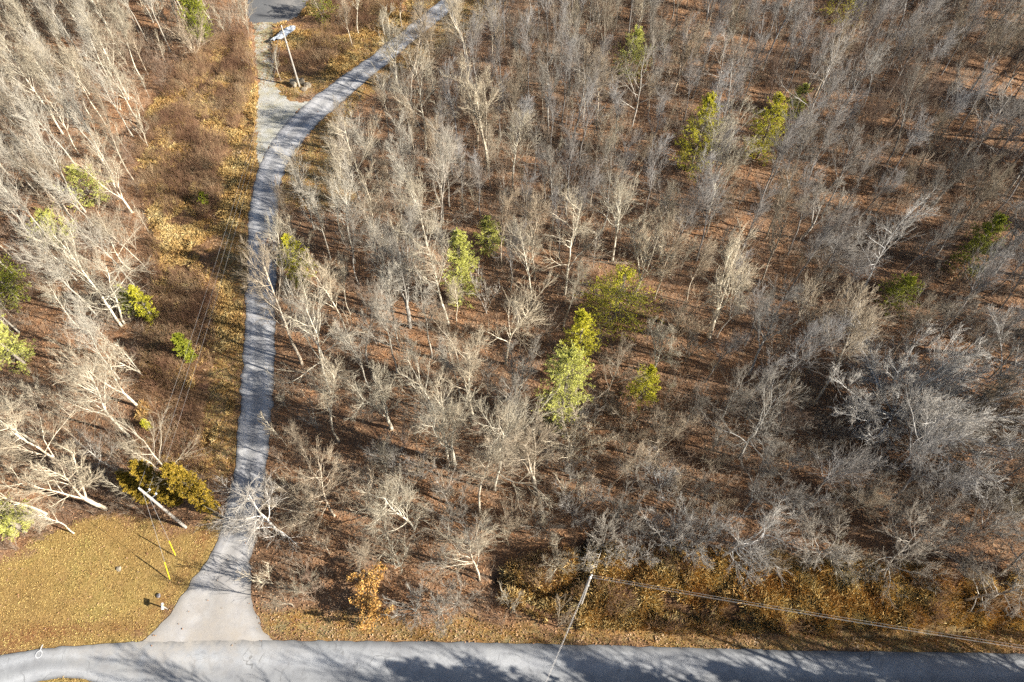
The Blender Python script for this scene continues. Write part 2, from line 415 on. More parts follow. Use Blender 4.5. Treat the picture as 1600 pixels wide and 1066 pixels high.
def road_mat(name, c0, c1, cracks=True, tracks=True):
    m = MatB(name, .88, .25); p = m.pos()
    f = m.noise(.35, 5, .65, p); g = m.noise(14, 5, .8, p)
    col = m.mix(m.maprange(f, .35, .65), c0, c1)
    col = m.mix(m.maprange(g, .35, .7, 0, .35), col, tuple(q * 1.5 for q in c1))
    if tracks:
        a = m.n('ShaderNodeAttribute'); a.attribute_name = 'across'
        sp = m.n('ShaderNodeSeparateColor'); m.l(a.outputs['Color'], sp.inputs[0])
        rr = m.ramp(sp.outputs[0], [(0, (.3, .3, .3)), (.1, (1, 1, 1)), (.27, (1.25, 1.25, 1.25)), (.4, (.88, .88, .88)), (.5, (.78, .78, .78)), (.6, (.88, .88, .88)), (.75, (1.25, 1.25, 1.25)), (.9, (1, 1, 1)), (1, (.3, .3, .3))])
        col = m.mix(.85, col, m.mix(1., col, rr, 'MULTIPLY'))
    if cracks:
        v = m.n('ShaderNodeTexVoronoi'); v.feature = 'DISTANCE_TO_EDGE'; v.inputs['Scale'].default_value = .35
        w = m.n('ShaderNodeTexNoise'); w.inputs['Scale'].default_value = .8; m.l(p, w.inputs['Vector'])
        mx = m.mix(.8, p, w.outputs['Color'], 'ADD'); m.l(mx, v.inputs['Vector'])
        k = m.maprange(v.outputs['Distance'], .003, .010, .6, 0)
        k = m.math('MULTIPLY', k, m.maprange(m.noise(.35, 3, .6, p), .5, .58))
        col = m.mix(k, col, (.05, .05, .05))
    st = m.noise(1.0, 6, .75, p, 1.5)
    col = m.mix(m.maprange(st, .5, .72, 0, .45), col, (.15, .145, .145))
    sx = m.n('ShaderNodeSeparateXYZ'); m.l(p, sx.inputs[0])
    if not cracks:
        fl = m.math('MULTIPLY', m.maprange(sx.outputs[1], 26, 13), m.maprange(m.noise(.5, 5, .7, p), .3, .7, .25, 1))
        col = m.mix(fl, col, (.44, .39, .33))
    else:
        dx = m.math('ABSOLUTE', m.math('ADD', sx.outputs[0], 32.))
        fl = m.math('MULTIPLY', m.math('MULTIPLY', m.maprange(dx, 14, 3), m.maprange(sx.outputs[1], 8.5, 12)), m.maprange(m.noise(.5, 5, .7, p), .35, .65))
        col = m.mix(fl, col, (.46, .42, .37))
    m.col(col); m.bump(g, .5, .03); return m.m
ASPH = road_mat('weathered_asphalt', (.26, .265, .28), (.39, .395, .40))
LANE = road_mat('lane_chip_seal', (.27, .27, .29), (.50, .49, .48), cracks=False)
TOP = smooth_line(MT, 500); BOT = smooth_line(MB_, 500)
tag(strip('road', TOP, BOT, .06, ASPH, 14, .10, .06), kind='structure')
n_l = 420
LS, RS = smooth_line(LE, n_l), smooth_line(RE, n_l)
tag(strip('gravel_lane', LS, RS, .035, LANE, 10, .2, .02), kind='structure')
def sheet(name, poly, z, mat, step=.5, jit=.5):
    P = np.array(poly); x0, y0 = P.min(0); x1, y1 = P.max(0)
    xs = np.arange(x0 - 1, x1 + 1, step); ys = np.arange(y0 - 1, y1 + 1, step)
    A, B = np.meshgrid(xs, ys, indexing='ij'); cx = A[:-1, :-1] + step / 2; cy = B[:-1, :-1] + step / 2
    k = inpoly(cx + (vnoise(cx, cy, 1.3, 71) - .5) * jit * 2, cy + (vnoise(cx, cy, 1.3, 72) - .5) * jit * 2, poly)
    i = np.arange(A.size).reshape(A.shape)
    Qd = np.stack([i[:-1, :-1], i[1:, :-1], i[1:, 1:], i[:-1, 1:]], -1)[k]
    V = np.stack([A.ravel(), B.ravel(), z + .02 * fnoise(A.ravel(), B.ravel(), .7, 73)], -1)
    use = np.unique(Qd); mp = np.zeros(len(V), int); mp[use] = np.arange(len(use))
    return obj(name, mesh_np(name, V[use], None, mp[Qd], [mat]))
gv = MatB('pale_gravel', .95, .1); p = gv.pos(); g = gv.noise(6, 6, .85, p)
gv.col(gv.mix(gv.maprange(gv.noise(.6, 4, .6, p), .4, .65, 0, .6), gv.ramp(g, [(.3, (.26, .25, .22)), (.5, (.50, .49, .45)), (.7, (.74, .72, .66))]), gv.ramp(g, [(.3, (.22, .20, .13)), (.6, (.45, .41, .27))]))); gv.bump(g, 1, .1)
tr = MatB('grassy_track', .95, .1); p = tr.pos(); g = tr.noise(6, 6, .8, p)
tr.col(tr.mix(tr.maprange(tr.noise(.5, 4, .6, p), .42, .6), tr.ramp(g, [(.3, (.24, .20, .10)), (.6, (.48, .42, .24))]), tr.ramp(g, [(.3, (.3, .28, .24)), (.6, (.62, .60, .52))]))); tr.bump(g, 1, .1)
tag(sheet('gravel_turnout', gravel_poly, .02, gv.m, .3), kind='structure')
tag(sheet('driveway', drive_poly, .012, tr.m, .3), kind='structure')
tag(sheet('paved_yard', yard_poly, .03, ASPH, .4), kind='structure')

# painted locate mark on the road
G = Geo(); mx, my = gp(62, 1023)
th = np.linspace(0, 2 * math.pi, 33)[:-1]
def zr(x, y): return .115
ring = [[mx + r * math.cos(t), my + r * 1.15 * math.sin(t), .135] for r in (.23, .32) for t in th]
G.add(ring, None, [[k, (k + 1) % 32, 32 + (k + 1) % 32, 32 + k] for k in range(32)])
G.add([[mx - .06, my + .38, .135], [mx + .06, my + .38, .135], [mx + .08, my + .85, .12], [mx - .02, my + .85, .12]], None, [[0, 1, 2, 3]])
tag(obj('road_marking', G.mesh('road_marking', [WHITE])), kind='structure')

# ------------------------------------------------------------------ tree makers
def norm(a): return a / (np.linalg.norm(a, axis=-1, keepdims=True) + 1e-9)
def grow(rg, pos, d, L, n, up, jit):
    """pos,d (N,3), L (N,) -> (N,n,3)"""
    P = np.empty((len(pos), n, 3)); P[:, 0] = pos; st = (L / (n - 1))[:, None]
    for k in range(1, n):
        d = norm(d + np.array([0, 0, up]) + rg.normal(0, jit, d.shape)); P[:, k] = P[:, k - 1] + d * st
    return P
def kids(rg, P, R, k, t0, t1, ang, angv, Lf, Lt, n, up, jit, rr, rmin, rtip, minr=0):
    """k children per parent; Lf length as share of parent's, shrinking by Lt along it"""
    N, m, _ = P.shape
    t = t0 + (t1 - t0) * (np.arange(k)[None, :] + rg.random((N, k))) / k
    s = t * (m - 1); i = np.minimum(s.astype(int), m - 2); f = (s - i)[..., None]
    ii = np.arange(N)[:, None]
    p = P[ii, i] * (1 - f) + P[ii, i + 1] * f; T = norm(P[ii, i + 1] - P[ii, i])
    r = R[ii, i] * (1 - f[..., 0]) + R[ii, i + 1] * f[..., 0]
    q = rg.normal(0, 1, T.shape); q = norm(q - (q * T).sum(-1, keepdims=True) * T)
    # spread children round the parent (golden angle) for the trunk
    a = np.radians(ang + rg.normal(0, angv, t.shape))[..., None]
    d = np.cos(a) * T + np.sin(a) * q
    PL = np.linalg.norm(np.diff(P, axis=1), axis=2).sum(1)[:, None]
    L = PL * Lf * (1 - Lt * (t - t0) / (t1 - t0)) * rg.uniform(.65, 1.2, t.shape)
    p = p.reshape(-1, 3); d = d.reshape(-1, 3); L = L.ravel(); r0 = np.maximum(r.ravel() * rr, rmin)
    C = grow(rg, p, d, L, n, up, jit)
    RR = r0[:, None] * (1 - np.linspace(0, 1, n))[None] + rtip * np.linspace(0, 1, n)[None]
    return C, RR
def make_tree(seed, H=18, r=.2, stems=1, fork=.0, lean=.03, limbs=(14, .42, .97, 42, 9, .30, .45, .10, .12), br=(8, .38), tw=(8, .38), tl=(4, .5), gn=.10, tr=.0105, leaves=0):
    rg = np.random.default_rng(seed)
    wood = Geo(); tw_ = Geo()
    if stems == 1:
        T = grow(rg, np.zeros((1, 3)), norm(np.array([[rg.normal(0, lean), rg.normal(0, lean), 1.]])), np.array([H]), 12, .08, .045 + gn * .25)
        TR = np.interp(np.linspace(0, 1, 12), [0, .06, .5, .85, 1], [r * 1.25, r, r * .68, r * .28, .02])[None]
        wood.tubes(T, TR, 7)
        par, parR = T, TR
    else:
        if fork > 0:
            T = grow(rg, np.zeros((1, 3)), np.array([[0, 0, 1.]]), np.array([H * fork * 1.1]), 5, .05, .05)
            wood.tubes(T, np.linspace(r * 1.25, r * .95, 5)[None], 7)
            base = np.repeat(T[:, -2], stems, 0)
        else: base = np.zeros((stems, 3))
        az = (np.arange(stems) + rg.random(stems) * .7) * 2 * math.pi / stems; el = np.radians(rg.uniform(8, 8 + 420 * lean, stems))
        d = np.stack([np.cos(az) * np.sin(el), np.sin(az) * np.sin(el), np.cos(el)], -1)
        par = grow(rg, base, d, H * (1 - fork) * rg.uniform(.75, 1.05, stems), 9, .07, gn * .8)
        parR = (r * rg.uniform(.45, .75, stems))[:, None] * np.interp(np.linspace(0, 1, 9), [0, .5, 1], [1, .6, .06])[None]
        wood.tubes(par, parR, 6)
    k, t0, t1, an, av, Lf, Lt, up, j = limbs
    k = max(3, k // stems) if stems > 1 else k
    LB, LR = kids(rg, par, parR, k, t0, t1, an, av, Lf, Lt, 7, up, j, .55, .026, .010)
    wood.tubes(LB, LR, 5)
    BB, BR = kids(rg, LB, LR, br[0], .2, .97, 33, 9, br[1] * 1.12, .35, 5, .05, gn * .9, .6, .018, .007)
    tw_.tubes(BB, BR, 4)
    # small branches on the leader tops too
    B2, B2R = kids(rg, par, parR, 8 if stems == 1 else 5, .6, .99, 38, 12, .10, .5, 4, .1, gn, .5, .016, .010)
    tw_.tubes(B2, B2R, 3)
    WW, WR = kids(rg, BB, BR, tw[0], .15, 1., 27, 9, tw[1] * 1.1, .3, 3, .05, gn * .9, .75, tr, tr * .5)
    tw_.tubes(WW, WR, 3)
    W2, W2R = kids(rg, LB, LR, tw[0], .3, 1., 34, 10, .20, .3, 3, .05, gn * .9, .5, tr, tr * .5); tw_.tubes(W2, W2R, 3)
    if tl[0]:
        XX, XR = kids(rg, WW, WR, tl[0], .2, 1., 24, 8, tl[1] * 1.1, .2, 2, .03, gn * .6, .8, tr * .75, tr * .4)
        tw_.tubes(XX, XR, 3)
        tips = XX[:, -1]
    else: tips = WW[:, -1]
    out = [wood.arrays(), tw_.arrays()]
    if leaves:
        sel = tips[rg.integers(0, len(tips), leaves)] + rg.normal(0, .12, (leaves, 3))
        out.append(quads_at(rg, sel, .06, .13))
    zs = max(a[0][:, 2].max() for a in out)
    out.append(zs)
    return out
def quads_at(rg, C, s0, s1, flat=0.):
    n = len(C); a = norm(rg.normal(0, 1, (n, 3)) * np.array([1, 1, 1 - flat])); b = norm(np.cross(a, norm(rg.normal(0, 1, (n, 3)) * np.array([1 - .0, 1, 1]))))
    if flat: b = norm(np.cross(norm(np.stack([rg.normal(0, .5, n), rg.normal(0, .5, n), np.ones(n)], -1)), a))
    s = rg.uniform(s0, s1, n)[:, None]
    V = np.stack([C - a * s, C + b * s * .55, C + a * s, C - b * s * .55], 1).reshape(-1, 3)
    return V, np.zeros((0, 3), int), np.arange(n * 4).reshape(-1, 4)

def make_pine(seed, H=10, R=2.4, kind='pine', dens=14, blade=.20, bw=.017, low=.04):
    rg = np.random.default_rng(seed); wood = Geo(); fo = Geo()
    T = grow(rg, np.zeros((1, 3)), np.array([[0, 0, 1.]]), np.array([H]), 8, .1, .02)
    wood.tubes(T, np.linspace(.02 * H * .8, .02, 8)[None], 7)
    n = int(H * dens); z = np.sort(rg.uniform(low, .985, n)); zz = z * 7; i = np.minimum(zz.astype(int), 6); f = (zz - i)[:, None]
    p = T[0, i] * (1 - f) + T[0, i + 1] * f
    if kind == 'pine': prof = np.interp(z, [low, low + .12, .5, .8, 1], [.8, 1, .95, .6, .15])
    elif kind == 'droop': prof = np.interp(z, [low, low + .2, .6, .85, 1], [1.3, 1.25, .9, .5, .15])
    elif kind == 'round': prof = np.interp(z, [low, .25, .6, .85, 1], [.75, 1, .95, .7, .25])
    elif kind == 'flame': prof = np.interp(z, [low, .3, .6, .85, 1], [.8, 1, .9, .55, .08])
    else: prof = np.interp(z, [low, .35, .7, 1], [.8, 1, .75, .15])
    sect = 1 + .35 * np.sin(z * 23 + rg.random() * 6)
    az = rg.random(n) * 2 * math.pi; L = R * prof * rg.uniform(.55, 1.15, n) * (.85 + .15 * sect)
    el = np.interp(z, [low, 1], [-.05, .9]) if kind == 'pine' else np.full(n, {'droop': .0, 'round': .45}.get(kind, .9))
    d = np.stack([np.cos(az) * np.cos(el), np.sin(az) * np.cos(el), np.sin(el)], -1)
    B = grow(rg, p, d, L, 5, .06, .07)
    BR = np.linspace(.03, .008, 5)[None] * np.ones((n, 1)); wood.tubes(B, BR, 3)
    C, CR = kids(rg, B, BR, 8, .2, 1., 48, 12, .36, .5, 3, .05, .1, .7, .01, .006)
    wood.tubes(C, CR, 3)
    # needle tufts
    t = rg.random((len(C), 9)); q = C[:, 0:1] * (1 - t[..., None]) + C[:, 2:3] * t[..., None]
    q = q.reshape(-1, 3); dd = np.repeat(norm(C[:, 2] - C[:, 0]), 9, 0)
    q = np.repeat(q, 3, 0); dd = np.repeat(dd, 3, 0)
    dd = norm(dd * .8 + rg.normal(0, .55, dd.shape) + np.array([0, 0, .35]))
    s = norm(np.cross(dd, rg.normal(0, 1, dd.shape))); l = (blade * rg.uniform(.6, 1.2, len(q)))[:, None]
    V = np.stack([q - s * bw * .5, q + dd * l * .5 - s * bw, q + dd * l, q + dd * l * .5 + s * bw], 1).reshape(-1, 3)
    fo.add(V, None, np.arange(len(V)).reshape(-1, 4))
    return [wood.arrays(), fo.arrays(), H]

class Proto:
    def __init__(s, name, parts, mats, H):
        s.name = name; s.H = H
        s.m = [(pn, mesh_np(name + '_' + pn, *a, [mt])) for (pn, a), mt in zip(parts, mats)]
        s.arr = [a for _, a in parts]
    def place(s, x, y, h, rz, color, lab, cat, group=None, name=None, z=None, lean=(0, 0), wide=1):
        k = h / s.H
        r = empty(name or s.name, (x, y, (gz(x, y) if z is None else z) - .05), 0, k)
        r.rotation_euler = (lean[0], lean[1], rz)
        if wide != 1: r.scale = (k * wide, k * wide, k)
        for pn, me in s.m:
            o = obj(pn, me, r); o.color = (*color, 1)
        tag(r, lab, cat, group); return r
def deco(name, seed, **kw):
    leaves = kw.get('leaves', 0)
    out = make_tree(seed, **kw)
    parts = [('trunk', out[0]), ('crown', out[1])]; mats = [BARK, TWIG]
    if leaves: parts.append(('leaves', out[2])); mats.append(kw_leafmat[0])
    return Proto(name, parts, mats, out[-1])
kw_leafmat = [ORANGE]
#             k   t0   t1  ang av  Lf  Lt  up  jit
SLIM = (18, .40, .98, 27, 8, .30, .50, .09, .06)
TALL = (18, .34, .98, 34, 9, .36, .50, .09, .08)
OPEN = (13, .28, .95, 52, 12, .44, .50, .10, .13)
GNARL = (17, .20, .96, 60, 14, .50, .45, .07, .20)
P = {}
P['slim'] = [deco('bare_tree', 100 + i, H=18, r=.15, limbs=SLIM, br=(8, .50), tw=(6, .55), tl=(4, .60), gn=.075) for i in range(4)]
P['tall'] = [deco('bare_tree', 120 + i, H=18, r=.18, limbs=TALL, br=(8, .48), tw=(6, .52), tl=(4, .60), gn=.085) for i in range(4)]
P['open'] = [deco('bare_tree', 140 + i, H=17, r=.15, limbs=OPEN, br=(9, .45), tw=(6, .48), tl=(4, .58), gn=.12) for i in range(3)]
P['gnarl'] = [deco('bare_tree', 160 + i, H=12, r=.15, limbs=GNARL, br=(11, .45), tw=(7, .48), tl=(4, .58), gn=.19) for i in range(3)]
P['fork'] = [deco('bare_tree', 180 + i, H=15, r=.18, stems=3, fork=.28, lean=.045, limbs=(33, .2, .97, 33, 9, .40, .45, .08, .08), br=(8, .47), tw=(6, .5), tl=(4, .6), gn=.09) for i in range(3)]
P['fan'] = [deco('bare_tree', 200 + i, H=9, r=.13, stems=8, fork=.10, lean=.10, limbs=(56, .15, .97, 26, 8, .40, .35, .05, .06), br=(6, .5), tw=(5, .52), tl=(3, .6), gn=.06, tr=.012) for i in range(3)]
P['dome'] = [deco('bare_tree', 220 + i, H=15, r=.20, stems=24, fork=.10, lean=.16, limbs=(290, .12, .97, 30, 9, .34, .35, .02, .07), br=(7, .5), tw=(6, .54), tl=(3, .6), gn=.05, tr=.016) for i in range(1)]
P['sap'] = [deco('young_tree', 240 + i, H=8, r=.05, limbs=(15, .2, .98, 30, 9, .28, .5, .10, .06), br=(6, .5), tw=(4, .6), tl=(0, 0), gn=.07, tr=.011) for i in range(4)]
P['sapb'] = [deco('young_tree', 250 + i, H=6, r=.055, stems=4, fork=.05, lean=.05, limbs=(26, .25, .98, 30, 9, .34, .4, .08, .07), br=(5, .5), tw=(4, .6), tl=(0, 0), gn=.08, tr=.011) for i in range(3)]
kw_leafmat[0] = ORANGE
P['orange'] = [deco('orange_leaved_tree', 260, H=4.5, r=.07, stems=5, fork=.03, lean=.07, limbs=(25, .15, .98, 34, 9, .34, .4, .1, .09), br=(5, .45), tw=(4, .5), tl=(2, .5), gn=.12, tr=.011, leaves=1900)]
kw_leafmat[0] = RUSSET
P['russet'] = [deco('russet_oak', 270, H=8, r=.12, limbs=(14, .25, .98, 45, 9, .35, .4, .1, .12), br=(6, .45), tw=(5, .5), tl=(2, .5), gn=.15, tr=.011, leaves=1500)]
def pinep(name, seed, H, R, mat, **kw):
    o = make_pine(seed, H, R, **kw); return Proto(name, [('trunk', o[0]), ('crown', o[1])], [BARK, mat], H)

# ------------------------------------------------------------------ evergreens (base px, top v, crown half width px, type)
LANDMARKS = []
def evergreen(bx, by, tv, hw, mat, lab, name='pine_tree', kind='pine', cat='pine tree', rk=1., **kw):
    b = gp(bx, by); h = h_from(b, tv)
    sc = math.hypot(b[1] * 1, CAM_H - h / 2) * 0 + ((b[1] * st_ + (CAM_H - h / 2) * ct) / FPX)
    Rr = hw * sc * rk * 1.35
    pr = pinep(name, int(bx * 7 + by), h, Rr, mat, kind=kind, **kw)
    pr.place(b[0], b[1], h, 0, (.34, .30, .25), lab, cat, name=name)
    return b
EG = [
 (1078, 268, 155, 27, PINE_Y, 'tall narrow yellow-green pine, biggest evergreen in the upper woods'),
 (1183, 248, 150, 24, PINE_Y, 'slim olive-yellow pine half veiled by twigs, beside a smaller bright one'),
 (1238, 180, 132, 15, PINE_L, 'small lime pine poking up behind its slimmer olive neighbour'),
 (985, 118, 50, 24, PINE_L, 'faint pale green pine hidden deep inside bare twigs near the upper edge'),
 (476, 442, 368, 21, PINE_Y, 'bright yellow-green pine at the lane edge beside a bare fan-shaped tree'),
 (722, 470, 358, 25, PINE_L, 'tall pale green pine in the middle woods with a thin bare trunk before it'),
 (764, 392, 340, 18, PINE_L, 'short pale green pine just uphill of the tall pale one'),
 (960, 500, 424, 42, PINE_Y, 'wide drooping yellow-green pine with spread low branches', 'pine_tree', 'droop'),
 (903, 566, 488, 24, PINE_Y, 'medium yellow-green pine between the wide drooping pine and the big bright one'),
 (876, 664, 556, 38, PINE_L, 'big full bright green pine, brightest evergreen in the middle of the woods', 'pine_tree', 'round'),
 (1000, 624, 575, 22, PINE_Y, 'small yellow-green pine alone on brown litter near the big bright pine'),
 (1498, 430, 340, 24, PINE_G, 'dark green pine amid grey crowns at the far side of the woods'),
 (1388, 482, 435, 24, PINE_G, 'low dark green pine below a wide-limbed grey tree'),
 (30, 470, 395, 27, PINE_G, 'dark green pine cut by the photo edge among cream trees'),
 (40, 570, 478, 26, PINE_L, 'pale green pine cut by the photo edge below the dark one'),
 (150, 315, 262, 26, PINE_L, 'yellowish pine behind leaning pale trunks in the upper dense stand'),
 (95, 372, 335, 26, PINE_L, 'faint olive pine screened by fine twigs above the two big white-limbed trees'),
 (243, 502, 450, 12, PINE_Y, 'thin yellow pine seedling at the foot of the big white-limbed trees'),
 (215, 490, 448, 13, PINE_L, 'dim pale green seedling beside the thin yellow one'),
 (40, 830, 735, 24, PINE_L, 'pale green pine behind bare branches near the lawn corner'),
 (1300, 30, -25, 30, PINE_Y, 'golden-green pine crown cut off by the upper photo edge'),
 (508, 28, -15, 20, PINE_G, 'green pine at the upper edge beside the paved yard'),
]
for e in EG: evergreen(*e)
EGC = [(e[0], (e[1] + e[2]) / 2, (e[1] - e[2]) / 2, e[3]) for e in EG]
def clear_eg(x, y, h, m=14):
    r = np.ones(np.shape(x), bool)
    for t in (.35, .6, .85):
        f = y * st_ + (CAM_H - h * t) * ct; up = y * ct - (CAM_H - h * t) * st_
        u = 800 + FPX * x / f; v = 533 - FPX * up / f
        for a, b, hh, hw in EGC: r &= ~((np.abs(u - a) < hw + m) & (np.abs(v - b) < hh + 6))
    return r
EG2 = [
 (322, 70, -5, 26, PINE_G, 'dark olive cedar with golden tips by the upper clearing', 'cedar_tree', 'cedar'),
 (303, 566, 524, 15, PINE_G, 'small round dark green cedar standing alone in the brown clearing', 'cedar_tree', 'cedar'),
 (324, 322, 303, 9, PINE_G, 'tiny round green cedar in the upper clearing', 'cedar_tree', 'cedar'),
 (237, 672, 658, 7, PINE_Y, 'tiny yellow-green cedar seedling under the power lines', 'cedar_tree', 'cedar'),
]
for e in EG2: evergreen(*e[:6], name=e[6], kind='flame', cat=e[7], dens=18, blade=.18, bw=.03, low=.02)
EG3 = [
 (232, 782, 742, 14, 'amber arborvitae, smallest of the three, right behind the pole top'),
 (280, 786, 720, 17, 'amber arborvitae in the middle of the golden evergreen trio'),
 (334, 796, 722, 21, 'tallest amber arborvitae of the trio, greener and next to the lane'),
]
for e in EG3: evergreen(*e[:4], AMBER, e[4], name='arborvitae', rk=.72, kind='round', cat='arborvitae', dens=26, blade=.18, bw=.028, low=.02)

# ------------------------------------------------------------------ individual bare trees read off the photograph
CREAM, TAN, GREY, SILV, BRWN = (.72, .66, .53), (.58, .50, .39), (.51, .48, .43), (.58, .565, .54), (.40, .30, .24)
HERO = [ # base u, v, top v, proto, colour, size x
 (165,195,60,'slim',CREAM),(122,195,45,'slim',CREAM),(202,157,20,'tall',CREAM),(223,125,0,'slim',CREAM),(232,118,30,'slim',TAN),
 (232,230,158,'sapb',CREAM),(100,212,30,'slim',CREAM),(92,200,70,'open',CREAM),(58,230,120,'tall',CREAM),(143,185,70,'tall',CREAM),(310,95,20,'fan',TAN),
 (192,512,345,'open',CREAM),(196,508,400,'gnarl',CREAM),(230,421,325,'slim',TAN),(205,330,215,'fork',CREAM),(203,420,315,'open',CREAM),
 (125,515,430,'slim',CREAM),(215,634,540,'fork',CREAM),(202,682,545,'tall',CREAM),(125,740,570,'open',CREAM),(53,690,605,'gnarl',CREAM),
 (113,735,650,'slim',TAN),(165,795,705,'fork',CREAM),(72,803,700,'open',CREAM),(185,735,688,'gnarl',GREY),(115,833,780,'slim',CREAM),(225,590,520,'sapb',CREAM),
 (578,328,170,'open',CREAM),(565,322,175,'tall',GREY),(618,333,230,'slim',TAN),(668,385,238,'tall',CREAM),(690,373,210,'open',GREY),
 (700,505,325,'tall',CREAM),(713,500,415,'slim',CREAM),(628,453,345,'open',CREAM),(785,418,310,'slim',TAN),(548,535,400,'slim',CREAM),
 (515,612,425,'open',CREAM),(530,690,565,'slim',CREAM),(612,670,555,'fork',CREAM),(700,725,585,'tall',CREAM),(711,725,580,'fork',CREAM),
 (653,612,530,'open',CREAM),(742,660,510,'tall',CREAM),(773,765,570,'open',CREAM),(750,802,680,'slim',TAN),(790,570,425,'tall',CREAM),
 (648,828,695,'gnarl',CREAM),(523,807,700,'gnarl',TAN),(445,838,760,'gnarl',(.78,.76,.72)),(749,906,838,'open',CREAM),(565,900,850,'slim',TAN),
 (882,462,235,'open',CREAM),(830,480,350,'slim',CREAM),(957,407,235,'tall',CREAM),(990,462,345,'fork',CREAM),(1022,468,335,'tall',TAN),(1072,472,380,'slim',TAN),
 (1109,526,362,'fork',CREAM),(1121,526,440,'slim',GREY),(835,438,275,'slim',TAN),(902,440,360,'slim',TAN),(1035,340,285,'fan',GREY),(1055,530,465,'fan',TAN),
 (857,210,60,'tall',GREY),(910,185,70,'fork',TAN),(932,195,75,'tall',TAN),(985,210,20,'open',GREY),(1012,188,110,'slim',TAN),(1115,145,45,'open',SILV),(1130,188,55,'tall',GREY),
 (826,36,-60,'slim',GREY),(857,12,-70,'slim',TAN),(768,12,-60,'slim',CREAM),(778,20,-60,'slim',CREAM),(560,52,-40,'slim',CREAM),(550,72,-30,'tall',TAN),(507,38,-20,'slim',TAN),
 (665,240,75,'open',CREAM),(608,227,110,'tall',TAN),(648,268,155,'slim',TAN),(762,265,70,'fork',CREAM),(735,122,-30,'tall',CREAM),(712,60,-60,'slim',CREAM),(801,302,150,'slim',CREAM),(766,297,200,'slim',TAN),
 (1252,212,30,'open',SILV),(1310,195,60,'tall',SILV),(1393,113,15,'tall',GREY),(1497,105,-10,'tall',GREY),(1483,72,-20,'slim',GREY),(1552,100,-5,'tall',GREY),(1455,187,95,'open',GREY),(1515,262,120,'open',SILV),(1397,182,85,'slim',TAN),
 (1343,460,305,'open',SILV),(1290,422,340,'gnarl',SILV),(1252,375,268,'fork',GREY),(1302,540,455,'fork',TAN),(1245,505,430,'fan',TAN),(1450,540,460,'fork',GREY),(1462,400,325,'tall',GREY),
 (1392,655,470,'dome',SILV),(1395,740,510,'open',SILV),(1272,632,475,'slim',TAN),(837,770,645,'fork',TAN),(895,705,628,'fan',CREAM),(1022,718,640,'fork',TAN),
 (955,760,690,'slim',TAN),(985,762,705,'open',GREY),(1155,715,590,'open',GREY),(1047,855,735,'fan',SILV),(1085,850,742,'fan',SILV),(1125,872,690,'gnarl',SILV),(1376,906,815,'gnarl',GREY),(1505,938,840,'gnarl',GREY),
 (1530,640,505,'fork',SILV),(1575,720,600,'fan',SILV),(490,805,700,'fan',TAN),(470,420,320,'fan',CREAM),(690,960,885,'fan',GREY),(650,955,900,'fan',GREY),(715,945,860,'fan',GREY),(940,860,780,'fan',GREY),
 (1250,870,770,'gnarl',GREY),(1530,830,715,'fan',SILV),(1450,860,760,'fan',GREY),(1560,900,790,'gnarl',GREY),
]
LM = [((1085,210),'tall narrow yellow-green pine'),((1195,200),'slim olive-yellow pine'),((995,85),'faint pine near the upper edge'),((470,405),'bright lane-edge pine'),
 ((712,415),'tall pale green pine'),((762,365),'short pale green pine'),((958,465),'wide drooping pine'),((908,525),'medium yellow-green pine'),((868,605),'big bright green pine'),
 ((988,598),'small lone yellow-green pine'),((1513,385),'dark pine amid grey crowns'),((1403,458),'low dark green pine'),((20,430),'dark green edge pine'),((30,520),'pale green edge pine'),
 ((135,290),'yellowish pine of the dense stand'),((303,545),'small round clearing cedar'),((270,760),'golden arborvitae trio'),((20,780),'pine near the lawn corner'),
 ((1300,5),'golden-green pine cut by the upper edge'),((508,5),'green pine by the paved yard'),((325,25),'dark olive cedar'),((585,925),'orange-leaved shrub'),((908,925),'roadside utility pole'),
 ((465,120),'utility pole in the boulders'),((250,795),'utility pole on the lawn'),((1378,590),'great silver dome-crowned tree'),((430,215),'pale gravel turnout'),((370,800),'mouth of the gravel lane'),
 ((640,50),'upper end of the lane'),((1090,800),'silvery fan-shaped thicket tree'),((1420,990),'far end of the paved road'),((860,915),'little ditch by the road'),
 ((1500,160),'upper far corner of the woods'),((60,100),'upper dense stand of leaning trees'),((760,120),'crowded woods above the lane bend'),((500,650),'lower lane edge')]
LOOK = {'slim': 'slender straight bare tree', 'tall': 'tall upswept bare tree', 'open': 'wide-limbed bare tree', 'gnarl': 'gnarled crooked bare tree',
        'fork': 'forked dense bare tree', 'fan': 'fan-shaped bushy bare tree', 'dome': 'huge dome-crowned bare tree', 'sapb': 'small multi-stemmed bare tree'}
ORD = ['first', 'second', 'third', 'fourth', 'fifth', 'sixth', 'seventh', 'eighth', 'ninth', 'tenth']
hero_xy = []
by = {}
for i, hr in enumerate(HERO):
    b = gp(hr[0], hr[1]); h = h_from(b, hr[2]); c = proj(b[0], b[1], h * .6)
    d, nm = min((math.hypot(c[0] - q[0][0], c[1] - q[0][1]), q[1]) for q in LM)
    cn = {CREAM: 'cream', TAN: 'tan', GREY: 'grey', SILV: 'silvery', BRWN: 'brown'}.get(hr[4], 'bright white')
    by.setdefault((hr[3], cn, nm), []).append((d, i))
hl = {}
for (ty, cn, nm), v in by.items():
    v.sort()
    for k, (d, i) in enumerate(v):
        a = LOOK[ty].replace('bare tree', cn + ' tree', 1)
        hl[i] = f'{a} beside the {nm}' if len(v) == 1 else f'{a}, {ORD[k]} one out from the {nm}'
hl[[i for i, h_ in enumerate(HERO) if h_[3] == 'dome'][0]] = 'great silver dome-crowned bare tree with countless fine upswept stems'
hl[[i for i, h_ in enumerate(HERO) if h_[3] == 'gnarl' and h_[4] == (.78,.76,.72)][0]] = 'bright white crooked tree leaning its crown over the mouth of the lane'
